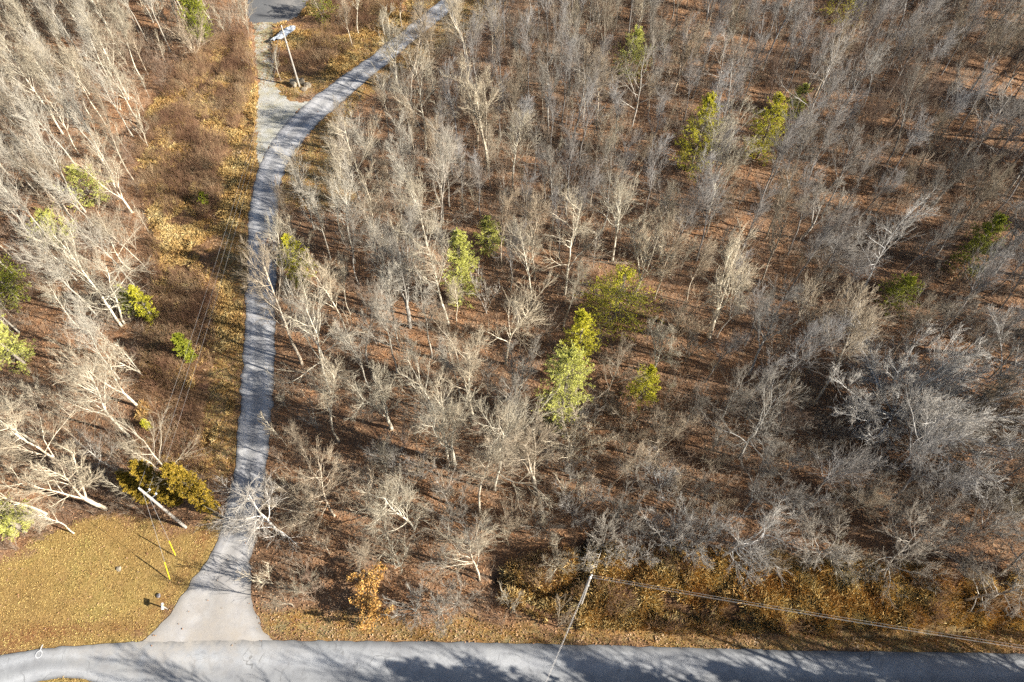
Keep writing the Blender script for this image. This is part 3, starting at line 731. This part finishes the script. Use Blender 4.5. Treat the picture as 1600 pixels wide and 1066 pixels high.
def jitc(c, a=.10):
    k = 1 + random.uniform(-a, a); w = random.uniform(-.03, .03)
    return (c[0] * k * (1 + w), c[1] * k, c[2] * k * (1 - w))
CAP = {'slim': 21, 'tall': 21, 'open': 19, 'gnarl': 12.5, 'fork': 18, 'fan': 9, 'dome': 15.5, 'sapb': 9}
for i, hr in enumerate(HERO):
    b = gp(hr[0], hr[1]); h = max(3, min(h_from(b, hr[2]), CAP[hr[3]] * (.62 if (hr[1] > 900 and hr[3] == 'fan') else .9 if hr[1] > 800 else 1))); pr = P[hr[3]]
    wt = hr[4][0] > .77
    pr[i % len(pr)].place(b[0], b[1], 14 if wt else h, random.random() * 6.28, jitc(tuple(q * (1.65 if hr[3] == 'dome' else 1.15) for q in hr[4])), hl[i], 'bare tree', name='bare_tree', lean=(.03, -.24) if wt else (random.gauss(0, .03), random.gauss(0, .03)))
    hero_xy.append(b)
hero_xy = np.array(hero_xy)

# ------------------------------------------------------------------ the rest of the woods
NOGO = [lane_poly, main_poly, gravel_poly, drive_poly, yard_poly, lawn_poly, tan_poly, verge2_poly, verge3_poly, verge_poly, thick_poly, open_poly]
def ok_wood(x, y, m=1.3):
    r = dist_road(x, y) > m
    for p_ in NOGO: r &= ~inpoly(x, y, p_)
    return r
def scatter(n, test, region, mind, avoid=None, tries=40):
    out = []; cell = {}
    def near(x, y):
        i, j = int(x // mind), int(y // mind)
        return any((x - a) ** 2 + (y - b) ** 2 < mind * mind for di in (-1, 0, 1) for dj in (-1, 0, 1) for a, b in cell.get((i + di, j + dj), ()))
    for a, b in ([] if avoid is None else avoid): cell.setdefault((int(a // mind), int(b // mind)), []).append((a, b))
    for _ in range(tries):
        k = max(400, n * 2)
        x = rng.uniform(region[0], region[1], k); y = rng.uniform(region[2], region[3], k); t = test(x, y)
        for a, b in zip(x[t], y[t]):
            if len(out) >= n: return np.array(out)
            if near(a, b): continue
            cell.setdefault((int(a // mind), int(b // mind)), []).append((a, b)); out.append((a, b))
    return np.array(out)
def in_view(x, y, m=0, hz=0):
    f = y * st_ + (CAM_H - hz) * ct; up = y * ct - (CAM_H - hz) * st_
    u = 800 + FPX * x / f; v = 533 - FPX * up / f
    return (u > -m) & (u < 1600 + m) & (v > -m) & (v < 1066 + m)
def region_color(x, y):
    u, v = proj(x, y, 6)
    if u < 450: return random.choice([CREAM, CREAM, TAN, CREAM])
    if u < 800: return random.choice([CREAM, TAN, TAN, GREY])
    k = .85 if u < 1150 else .75  # trees darken rightward: the shade on that side is put into their colour
    c = random.choice([TAN, GREY, GREY, CREAM] if u < 1150 else [GREY, SILV, GREY, TAN, BRWN])
    return tuple(q * k for q in c)
N_FILL = 300 - len(HERO)
fill = scatter(N_FILL, lambda x, y: in_view(x, y, 10) & ok_wood(x, y, 1.6) & clear_eg(x, y, 14), (-100, 100, 12, 124), 4.2, hero_xy)
FL = {'slim': 'slender bare tree packed in among the many others of the woods', 'tall': 'tall bare twiggy tree crowded by others of the woods',
      'fork': 'forked bare twiggy tree crowded by others of the woods', 'open': 'spreading bare tree crowded by others of the woods'}
for x, y in fill:
    u, v = proj(x, y, 0)
    ty = random.choice(['slim', 'slim', 'slim', 'tall', 'tall', 'fork', 'open'])
    hgt = random.triangular(8, 19, 14) * (1.08 if u < 330 else 1) * (.8 if (v > 680 and u > 440) else 1)
    random.choice(P[ty]).place(x, y, hgt, random.random() * 6.28, jitc(region_color(x, y), .15), FL[ty], 'bare tree', wide=random.uniform(.75, 1.2), group={'slim': 'slender trees filling the woods', 'tall': 'tall twiggy trees filling the woods', 'fork': 'forked trees filling the woods', 'open': 'spreading trees filling the woods'}[ty], name='bare_tree')

young = scatter(300, lambda x, y: in_view(x, y, 0) & ok_wood(x, y, .8) & clear_eg(x, y, 7, 4), (-95, 95, 12, 122), 2.9, np.concatenate([hero_xy, fill]))
for x, y in young:
    k = random.choice(['sap', 'sap', 'sapb'])
    random.choice(P[k]).place(x, y, random.uniform(4.5, 9), random.random() * 6.28, jitc(region_color(x, y), .2),
        'thin bare young tree under the taller crowns' if k == 'sap' else 'bushy bare young tree under the taller crowns', 'young tree',
        'thin young trees of the understorey' if k == 'sap' else 'bushy young trees of the understorey', name='young_tree')

osh = gp(584, 935)
def shrub_zone(x, y):
    f = y * st_ + CAM_H * ct; up = y * ct - CAM_H * st_; u = 800 + FPX * x / f; v = 533 - FPX * up / f
    return in_view(x, y, 0) & (((v > 640) & (u > 560) & (v < 890)) | ((v > 860) & (u > 440) & (u < 800)) & (v < 950)) & (dist_road(x, y) > 3) & (np.hypot(x - osh[0], y - osh[1]) > 4) & (np.min([polydist(x, y, d) for d in ditches[:2]], axis=0) > 1.5)
sh = scatter(62, shrub_zone, (-30, 60, 13, 50), 2.8, hero_xy)
for x, y in sh:
    random.choice(P['fan']).place(x, y, random.uniform(4, 7), random.random() * 6.28, jitc(random.choice([GREY, SILV, TAN, CREAM, GREY]), .2), 'fan-shaped bare grey shrub in the lower woods above the paved road', 'shrub', 'bare shrubs of the lower woods', name='bare_shrub')

# trees past the edges of the photograph, one mass (they throw the shadows that reach in)
def lowtree(seed, H):
    o = make_tree(seed, H=H, r=.36, limbs=OPEN if seed % 2 else TALL, br=(8, .46), tw=(7, .5), tl=(0, 0), gn=.10, tr=.018)
    V0, T0, Q0 = o[0]; V1, T1, Q1 = o[1]
    return np.concatenate([V0, V1]), np.concatenate([T0, T1 + len(V0)]), np.concatenate([Q0, Q1 + len(V0)])
def merged(name, arrs, pts, scs, mat, zf=ground_z, tilt=0):
    G = Geo(); n = len(pts); which = rng.integers(0, len(arrs), n); z = zf(pts[:, 0], pts[:, 1])
    for k, a in enumerate(arrs):
        s = which == k
        if not s.any(): continue
        M = rotz(rng.random(s.sum()) * 6.28, scs[s])
        V, T, Qd = repl(a, M, np.stack([pts[s, 0], pts[s, 1], z[s] - .02], -1)); G.add(V, T, Qd)
    return obj(name, G.mesh(name, [mat]))
lows = [lowtree(300 + i, 17) for i in range(3)]
def south(x, y): return (y < 4.6) & (y > -14) & (x > 7) & ~in_view(x, y, 40, 8) & ~in_view(x, y, 30, 12) & ~in_view(x, y, 10, 15) & ~in_view(x, y, 5, 18) & ~in_view(x, y + 4.5, 5, 12) & ~in_view(x, y + 4.5, 5, 16)
e1 = scatter(120, lambda x, y: ~in_view(x, y, 10) & (dist_road(x, y) > 2) & (x > 50), (50, 135, 8, 122), 4.2)
e2 = scatter(110, south, (7, 100, -14, 4.6), 2.9)
e3 = scatter(40, lambda x, y: ~in_view(x, y, 5) & (y > 120) & (dist_road(x, y) > 2), (-100, 110, 122, 140), 5)
ex = np.concatenate([e1, e2, e3, np.array([(-7., 2.5)])])
def lowpine(seed):
    o = make_pine(seed, 15, 3.2, dens=7, blade=.4, bw=.06); V0, T0, Q0 = o[0]; V1, T1, Q1 = o[1]
    return np.concatenate([V0, V1]), np.concatenate([T0, T1 + len(V0)]), np.concatenate([Q0, Q1 + len(V0)])
ep = np.array([(13, 1.), (17, 2.5), (24, .5), (29, 3), (33, 2.5), (38, 1.5), (43, 3), (49, 3), (54, 2), (58, 3.2), (66, 3), (75, 2), (84, 3), (30, -8), (60, -9), (72, 20), (92, 60), (88, 74), (95, 88), (103, 102), (98, 70)])  # right-side ones are added out of view, to throw shade into the woods
epo = merged('far_evergreens', [lowpine(1), lowpine(2)], ep, rng.uniform(.75, 1.05, len(ep)), PINE_G)
epo['kind'] = 'stuff'; epo['label'] = 'evergreens past the lower edge of the photo, across the paved road, with more added out of view at right for shade'; epo['category'] = 'woods'
far = merged('far_woods', lows, ex, rng.uniform(.7, 1.1, len(ex)), BRUSH)
far['kind'] = 'stuff'; far['label'] = 'bare woods carrying on past the edges of the photo'; far['category'] = 'woods'

# the two twigs tops that rise over the lower road
G2 = [(1405, 1100, 1028), (1388, 1092, 1040), (1452, 1095, 1048)]
for k, (u, v, tv) in enumerate(G2):
    b = gp(u, v + 160); h = 0
    b = (b[0], min(b[1], 3.0)); h = h_from(b, tv)
    P['sap' if k else 'sapb'][0].place(b[0], b[1], min(h, 10.5), k * 2., SILV, ['forked bare treetop rising over the paved road from below the photo', 'smaller bare treetop beside the forked one over the paved road', 'thin single bare treetop over the paved road'][k], 'bare tree', name='bare_tree')

# the young trees past the first three hundred, one mass
def both(o):
    V0, T0, Q0 = o.arr[0]; V1, T1, Q1 = o.arr[1]
    return np.concatenate([V0, V1]), np.concatenate([T0, T1 + len(V0)]), np.concatenate([Q0, Q1 + len(V0)])
thp = scatter(260, lambda x, y: in_view(x, y, 40) & ok_wood(x, y, .8) & clear_eg(x, y, 5, 2), (-105, 105, 12, 128), 2.2, np.concatenate([hero_xy, fill, young]))
th_o = merged('thicket', [both(q) for q in P['sap'][:2] + P['sapb'][:2]], thp, rng.uniform(.45, .9, len(thp)), BRUSH)
tag(th_o, 'dense thicket of thin bare saplings all through the woods', 'thicket', kind='stuff')
# bare trees past the first three hundred, one mass
def slimlow(seed):
    o = make_tree(seed, H=16, r=.13, limbs=SLIM, br=(7, .55), tw=(5, .6), tl=(2, .6), gn=.06, tr=.0125)
    V0, T0, Q0 = o[0]; V1, T1, Q1 = o[1]
    return np.concatenate([V0, V1]), np.concatenate([T0, T1 + len(V0)]), np.concatenate([Q0, Q1 + len(V0)])
allt = np.concatenate([hero_xy, fill])
def px(x, y):
    f = y * st_ + CAM_H * ct; up = y * ct - CAM_H * st_; return 800 + FPX * x / f, 533 - FPX * up / f
def leftz(x, y): u, v = px(x, y); return in_view(x, y, 60) & (u < 300) & (v < 600) & ok_wood(x, y, 2) & clear_eg(x, y, 14, 4)
def rightz(x, y): u, v = px(x, y); return in_view(x, y, 60) & (((u > 700) & (v < 470)) | ((u > 1080) & (v < 800))) & (np.hypot(x - gp(1378, 640)[0], y - gp(1378, 640)[1]) > 11) & (np.hypot(x - gp(1450, 700)[0], y - gp(1450, 700)[1]) > 8) & ok_wood(x, y, 2) & clear_eg(x, y, 14, 6)
wl = scatter(80, leftz, (-110, -20, 15, 128), 2.6, allt); wm = scatter(20, lambda x, y: in_view(x, y, 0) & (px(x, y)[0] > 425) & (px(x, y)[0] < 720) & (px(x, y)[1] > 280) & (px(x, y)[1] < 620) & ok_wood(x, y, 4.5) & clear_eg(x, y, 14, 4), (-45, 0, 15, 90), 3.0, allt)
wl = np.concatenate([wl, wm])
wr = scatter(165, rightz, (-10, 115, 22, 128), 3.1, allt)
LBR = brush_mat('crowded_stems', [(0, (.34, .30, .25)), (.4, (.48, .43, .35)), (.8, (.60, .55, .45)), (1, (.68, .63, .54))])
RBR = brush_mat('shaded_grey_stems', [(0, (.18, .15, .13)), (.4, (.28, .25, .22)), (.8, (.37, .35, .33)), (1, (.48, .47, .46))])  # grey stems, darkened further: right-hand shade is put into the colour
sl = [slimlow(600 + i) for i in range(3)]
for nm, pts, mt, lb in (('dense_woods', wl, LBR, 'crowded pale slender trees beside the clearing and the gravel lane'), ('grey_woods', wr, RBR, 'crowded grey slender trees filling the far woods')):
    o = merged(nm, sl, pts, rng.uniform(.6, .95, len(pts)), mt); tag(o, lb, 'woods', kind='stuff')
# understorey brush
def brush_arr(seed, H=2.4, n=10):
    rg = np.random.default_rng(seed); G = Geo()
    az = rg.random(n) * 6.28; el = rg.uniform(.1, .75, n)
    d = np.stack([np.cos(az) * np.sin(el), np.sin(az) * np.sin(el), np.cos(el)], -1)
    Pp = grow(rg, rg.normal(0, .12, (n, 3)) * np.array([1, 1, 0]), d, H * rg.uniform(.6, 1.1, n), 4, .05, .12)
    R = np.linspace(.015, .007, 4)[None] * np.ones((n, 1)); G.tubes(Pp, R, 3)
    C, CR = kids(rg, Pp, R, 4, .25, 1., 34, 10, .4, .4, 2, .1, .1, .7, .010, .006); G.tubes(C, CR, 3)
    return G.arrays()
bushes = [brush_arr(400 + i) for i in range(5)]
def forest_br(x, y): return in_view(x, y, 30) & ok_wood(x, y, .5) & ((fnoise(x, y, 7, 91) > .45) & ((x > 18) | (y > 62) | (x < -30) | (fnoise(x, y, 5, 93) > .55)))
b1 = scatter(5000, forest_br, (-105, 105, 10, 128), .75)
o = merged('undergrowth', bushes, b1, rng.uniform(.55, 1.5, len(b1)), BRUSH)
tag(o, 'fine bare brush covering the woodland floor', 'undergrowth', kind='stuff')
def clear_br(x, y): return (~inpoly(x, y, thick_poly) | (fnoise(x, y, 3, 96) > .56)) & in_view(x, y, 10) & (dist_road(x, y) > .9) & (inpoly(x, y, tan_poly) | inpoly(x, y, thick_poly) | inpoly(x, y, open_poly)) & ~inpoly(x, y, verge2_poly) & ~inpoly(x, y, drive_poly) & ~inpoly(x, y, gravel_poly) & ~inpoly(x, y, yard_poly) & (np.min([polydist(x, y, d) for d in ditches[:2]], axis=0) > .7) & (fnoise(x, y, 5, 95) > .47) & (np.hypot(x - gp(446, 60)[0], y - gp(446, 60)[1]) > 5)
b2 = scatter(4200, clear_br, (-70, 70, 10, 125), .42)
BR2 = brush_mat('clearing_brush_twigs', [(0, (.12, .065, .045)), (.4, (.26, .145, .09)), (.75, (.42, .28, .16)), (1, (.58, .46, .30))], .3)
o = merged('clearing_brush', bushes, b2, rng.uniform(.35, .8, len(b2)) * (.6 + 1.6 * fnoise(b2[:, 0], b2[:, 1], 4, 99)), BR2)
tag(o, 'tangled reddish brown brush in the clearing and along the road bank', 'brush', kind='stuff')

# dry grass clumps
def clump(seed, n=14, H=.7, w=.03):
    rg = np.random.default_rng(seed); az = rg.random(n) * 6.28; el = rg.uniform(.1, 1.0, n)
    d = np.stack([np.cos(az) * np.sin(el), np.sin(az) * np.sin(el), np.cos(el)], -1); L = H * rg.uniform(.6, 1.1, n)[:, None]
    b = rg.normal(0, .08, (n, 3)) * np.array([1, 1, 0]); s = norm(np.cross(d, rg.normal(0, 1, (n, 3)))) * w
    V = np.stack([b - s, b + s, b + d * L * .6 + s * .8, b + d * L + np.array([0, 0, -.08])], 1)
    return V.reshape(-1, 3), np.zeros((0, 3), int), np.arange(n * 4).reshape(-1, 4)
cl = [clump(500 + i, 22, .62, .021) for i in range(6)]
def bank(x, y): return in_view(x, y, 10) & inpoly(x, y, thick_poly) & (dist_road(x, y) > .35) & (fnoise(x, y, 2.6, 98) > .44)
def tan_gr(x, y): return in_view(x, y, 10) & (dist_road(x, y) > .35) & (inpoly(x, y, tan_poly) | inpoly(x, y, thick_poly) | inpoly(x, y, open_poly)) & ~inpoly(x, y, drive_poly) & ~inpoly(x, y, gravel_poly) & ~inpoly(x, y, yard_poly) & (fnoise(x, y, 3.5, 97) > .46)
g1 = scatter(15000, tan_gr, (-70, 70, 10, 125), .22, tries=12)
g1 = np.concatenate([g1, scatter(6500, bank, (-5, 70, 9, 40), .16, tries=12)])
o = merged('dry_grass', cl, g1, rng.uniform(.6, 1.4, len(g1)) * np.where(inpoly(g1[:, 0], g1[:, 1], thick_poly), 1.0 + .9 * np.clip((fnoise(g1[:, 0], g1[:, 1], 2.2, 88) - .4) * 3, 0, 1), 1.), STRAW)
tag(o, 'straw-coloured dry grass in the clearing and on the ditch banks', 'grass', kind='stuff')
cs = [clump(520 + i, 9, .17, .020) for i in range(6)]
def lawn_gr(x, y): return in_view(x, y, 10) & (dist_road(x, y) > .02) & (inpoly(x, y, lawn_poly) | ((y < 9.6) & (x < -36)) | inpoly(x, y, verge_poly) | inpoly(x, y, verge2_poly) | inpoly(x, y, verge3_poly)) & ~inpoly(x, y, drive_poly)
g2 = scatter(30000, lawn_gr, (-75, 60, 8, 125), .14, tries=10)
o = merged('lawn_grass', cs, g2, rng.uniform(.6, 1.4, len(g2)), LAWN)
tag(o, 'short golden winter grass on the lawn and verges', 'grass', kind='stuff')
# fallen leaves
nL = 260000
xl = rng.uniform(-100, 100, nL * 2); yl = rng.uniform(10, 126, nL * 2)
k = in_view(xl, yl, 10) & (dist_road(xl, yl) > 0) & ~inpoly(xl, yl, yard_poly) & ~inpoly(xl, yl, gravel_poly) & ((~inpoly(xl, yl, lawn_poly)) | (rng.random(len(xl)) < .05))
k |= in_view(xl, yl, 10) & inpoly(xl, yl, lane_poly) & (rng.random(len(xl)) < .01)
xl, yl = xl[k][:nL], yl[k][:nL]
zl = ground_z(xl, yl) + .05 + rng.random(len(xl)) * .06 + .07 * (dist_road(xl, yl) == 0)
V, T, Qd = quads_at(rng, np.stack([xl, yl, zl], -1), .06, .13, flat=.55)
o = obj('fallen_leaves', mesh_np('fallen_leaves', V, T, Qd, [LEAF], smooth=False))
tag(o, 'brown and orange leaf litter strewn over the woodland floor', 'leaf litter', kind='stuff')

# orange and russet leafed things
for u, v, tv, lab in [(590, 968, 925, 'bright orange-leaved shrub at the road verge, lowest of the orange row'), (580, 945, 900, 'bright orange-leaved shrub in the middle of the orange row'), (585, 915, 872, 'orange-leaved shrub at the uphill end of the orange row')]:
    b = gp(u, v); P['orange'][0].place(b[0], b[1], 4.4, u * .1 + v, TAN, lab, 'shrub', name='orange_leaved_shrub')
for u, v, tv, lab in [(628, 42, -20, 'small russet-leaved oak on the grassy bank beside the upper lane'), (1328, 262, 225, 'russet-leaved oak sapling glowing in the grey upper woods'), (1475, 445, 405, 'russet-leaved oak sapling between the two dark green pines'), (976, 650, 610, 'russet-leaved oak sapling near the small lone yellow-green pine'), (52, 300, 265, 'russet-leaved oak among the leaning cream trees'), (428, 420, 375, 'small russet-leaved sapling at the lane edge by the bright pine')]:
    b = gp(u, v); P['russet'][0].place(b[0], b[1], h_from(b, tv), u * .1, TAN, lab, 'oak tree', name='russet_oak')

# ------------------------------------------------------------------ poles and wires
def tube_pts(G, pts, r, sides=8):
    P_ = np.array(pts, float)[None]; R_ = np.full((1, len(pts)), r) if np.isscalar(r) else np.array([r]); G.tubes(P_, R_, sides, tip=False)
def pole(u, v, tv, lab, arm, z=None, name='utility_pole'):
    b = gp(u, v) if z is None else (u, v); h = h_from(b, tv) if z is None else z
    r = empty(name, (b[0], b[1], gz(*b)))
    G = Geo(); G.lathe([(.0, -.3), (.165, -.3), (.16, .0), (.14, h * .5), (.11, h - .02), (.10, h), (0, h + .02)], 14)
    obj('shaft', G.mesh('shaft', [POLE]), r)
    ax = Vector((math.cos(arm), math.sin(arm), 0)); att = []
    for k, (dz, off) in enumerate(((.05, 0.), (-1.0, .5), (-2.2, .6))):
        p_ = ax * off + Vector((0, 0, h + dz))
        if off:
            G = Geo(); tube_pts(G, [tuple(ax * .1 + Vector((0, 0, h + dz - .12))), tuple(ax * off + Vector((0, 0, h + dz - .1)))], .035, 6); obj('bracket', G.mesh('bracket', [METAL]), r)
        G = Geo(); G.lathe([(0, -.12), (.04, -.12), (.04, 0), (.09, .02), (.05, .06), (.09, .09), (.05, .13), (.07, .17), (0, .2)], 10, tuple(p_)); obj('insulator', G.mesh('insulator', [PORC]), r)
        att.append(Vector((b[0], b[1], gz(*b))) + p_ + Vector((0, 0, .16)))
    G = Geo(); G.lathe([(.14, h - 2.6), (.165, h - 2.6), (.165, h - 2.45), (.14, h - 2.45)], 12); obj('band', G.mesh('band', [METAL]), r)
    tag(r, lab, 'utility pole'); return r, b, h, att
_, bA, hA, aA = pole(290, 824, 764, 'pale utility pole leaning over the lawn beside the amber arborvitae', math.radians(40))
_, bB, hB, aB = pole(468, 136, 43, 'slim utility pole rising from boulders beside the pale gravel turnout', math.radians(160))
_, bC, hC, aC = pole(907, 945, 903, 'utility pole in the ditch brush beside the paved road', math.radians(60))
_, bD, hD, aD = pole(70, 6.2, None, 'utility pole far along the paved road past the photo edge', math.radians(90), z=9.8)
_, bE, hE, aE = pole(-8, -13.6, None, 'utility pole across the paved road from the ditch pole', math.radians(60), z=9.8)
def span(a, b, sag, lab, grp, r=.009):
    n = 24; pts = []
    for i in range(n + 1):
        t = i / n; p_ = a.lerp(b, t); p_.z -= 4 * sag * t * (1 - t); pts.append(tuple(p_))
    G = Geo(); tube_pts(G, pts, r, 5); tag(obj('power_line', G.mesh('power_line', [WIRE])), lab, 'power line', grp)
nmw = ['uppermost', 'middle', 'lowest']
for k in range(3):
    span(aA[k], aB[k], 1.6, f'{nmw[k]} wire strung along the gravel lane from the lawn pole', 'power lines along the lane')
    span(aC[k], aD[k], 1.2, f'{nmw[k]} wire running along the paved road from the ditch pole', 'power lines along the road')
    span(aC[k], aE[k], .3, f'{nmw[k]} wire crossing the paved road from the ditch pole', 'power lines across the road')
for k, (u, v, zt, lab) in enumerate([(266, 908, hA - .6, 'guy wire with yellow guard nearer the paved road'), (275, 870, hA - 1.9, 'guy wire with yellow guard nearer the lawn pole')]):
    g = gp(u, v); a = Vector((g[0], g[1], gz(*g))); b = Vector((bA[0], bA[1], gz(*bA) + zt)); r = empty('guy_wire', a)
    d = b - a; G = Geo(); tube_pts(G, [(0, 0, -.1), tuple(d)], .016, 5); obj('cable', G.mesh('cable', [WIRE]), r)
    G = Geo(); q = d.normalized(); tube_pts(G, [tuple(q * .25), tuple(q * 2.6)], .05, 8); obj('guard', G.mesh('guard', [YEL]), r)
    tag(r, lab, 'guy wire')

# boulders round the upper pole
def boulder(u, v, s, seed, lab, mat=ROCK, nm='boulder'):
    import bmesh
    rg = random.Random(seed); bm = bmesh.new(); bmesh.ops.create_icosphere(bm, subdivisions=3, radius=1)
    off = [Vector((rg.uniform(-1, 1), rg.uniform(-1, 1), rg.uniform(-1, 1))).normalized() for _ in range(9)]; cut = [rg.uniform(.55, .85) for _ in off]
    for w in bm.verts:
        for o_, c_ in zip(off, cut):
            d = w.co.dot(o_)
            if d > c_: w.co -= o_ * (d - c_) * .92
        w.co = Vector((w.co.x * s[0], w.co.y * s[1], w.co.z * s[2] + s[2] * .45))
    me = bpy.data.meshes.new(nm); bm.to_mesh(me); bm.free(); me.materials.append(mat)
    b = gp(u, v); o = obj(nm, me, None, (b[0], b[1], gz(*b))); o.rotation_euler = (0, 0, rg.random() * 6)
    tag(o, lab, 'boulder' if nm == 'boulder' else nm)
boulder(460, 134, (.9, .7, .75), 1, 'big angular tan boulder before the upper utility pole, casting a hard shadow')
boulder(472, 129, (.75, .6, .6), 2, 'tan boulder just behind the upper utility pole')
boulder(481, 134, (.75, .55, .5), 3, 'low brown boulder at the lane side of the upper utility pole')
boulder(466, 128, (.5, .45, .45), 4, 'smallest boulder wedged between two others at the upper utility pole')
boulder(476, 140, (.5, .6, .35), 5, 'flat tan boulder nearest the gravel turnout edge')
boulder(186, 889, (.33, .28, .12), 6, 'small pale flat stone in the lawn grass', ROCK, 'stone')
boulder(249, 931, (.24, .22, .22), 7, 'small grey round stone by the mailbox', flat_mat('grey_stone', (.25, .23, .24), nsc=3), 'stone')

# crumpled pale sheet behind the upper pole
b = gp(446, 60); n = 34
u_, v_ = np.meshgrid(np.linspace(-1, 1, n), np.linspace(-1, 1, n), indexing='ij')
rr = np.sqrt(u_ ** 2 + v_ ** 2); k = np.maximum(np.abs(u_), np.abs(v_)) / (rr + 1e-6)
sx = u_ * k * (1 + .25 * (vnoise(u_, v_, .5, 201) - .5)); sy = v_ * k * (1 + .3 * (vnoise(u_, v_, .5, 202) - .5))
xx = (sx * 1.5 + sy * .3) * (1 + .5 * (vnoise(sx, sy, .45, 205) - .5)); yy = (sy * 1.7 + sx * 1.3) * (1 + .5 * (vnoise(sx, sy, .4, 206) - .5))
zz = .55 * fnoise(xx, yy, .6, 203) + .35 * np.exp(-rr ** 2 * 1.4) + .02
ii = np.arange(n * n).reshape(n, n)
o = obj('plastic_sheet', mesh_np('plastic_sheet', np.stack([xx.ravel(), yy.ravel(), zz.ravel()], -1), None, np.stack([ii[:-1, :-1], ii[1:, :-1], ii[1:, 1:], ii[:-1, 1:]], -1).reshape(-1, 4), [TARP], smooth=False), None, (b[0], b[1], gz(*b) + .45))
tag(o, 'crumpled pale blue-white plastic sheet lying behind the upper utility pole', 'plastic sheet')

# mailbox at the lane mouth
b = gp(262, 952); r = empty('mailbox', (b[0], b[1], gz(*b)), .3)
G = Geo(); G.box((0, 0, .55), (.05, .05, .6)); obj('post', G.mesh('post', [WOOD]), r)
G = Geo(); G.box((0, 0, 1.15), (.11, .3, .03)); 
th = np.linspace(0, math.pi, 9); V = [[.11 * math.cos(t), y_, 1.28 + .11 * math.sin(t)] for y_ in (-.28, .28) for t in th] + [[-.11, -.28, 1.181], [.11, -.28, 1.181], [-.11, .28, 1.181], [.11, .28, 1.181]]
G.add(V, None, [[k, k + 1, 10 + k, 9 + k] for k in range(8)] + [[18, 8, 17, 20], [0, 19, 21, 9], [18, 20, 21, 19]])
for s_, a_, b_ in ((0, 18, 19), (9, 20, 21)):
    G.add([V[s_ + k] for k in range(9)] + [V[a_], V[b_]], [[k, k + 1, 9] for k in range(8)] + [[9, 10, 0]])
obj('box', G.mesh('box', [WHITE]), r)
G = Geo(); G.box((.14, 0, 1.35), (.008, .03, .12)); obj('flag', G.mesh('flag', [YEL]), r)
tag(r, 'pale mailbox on a short post where the gravel lane meets the road', 'mailbox')
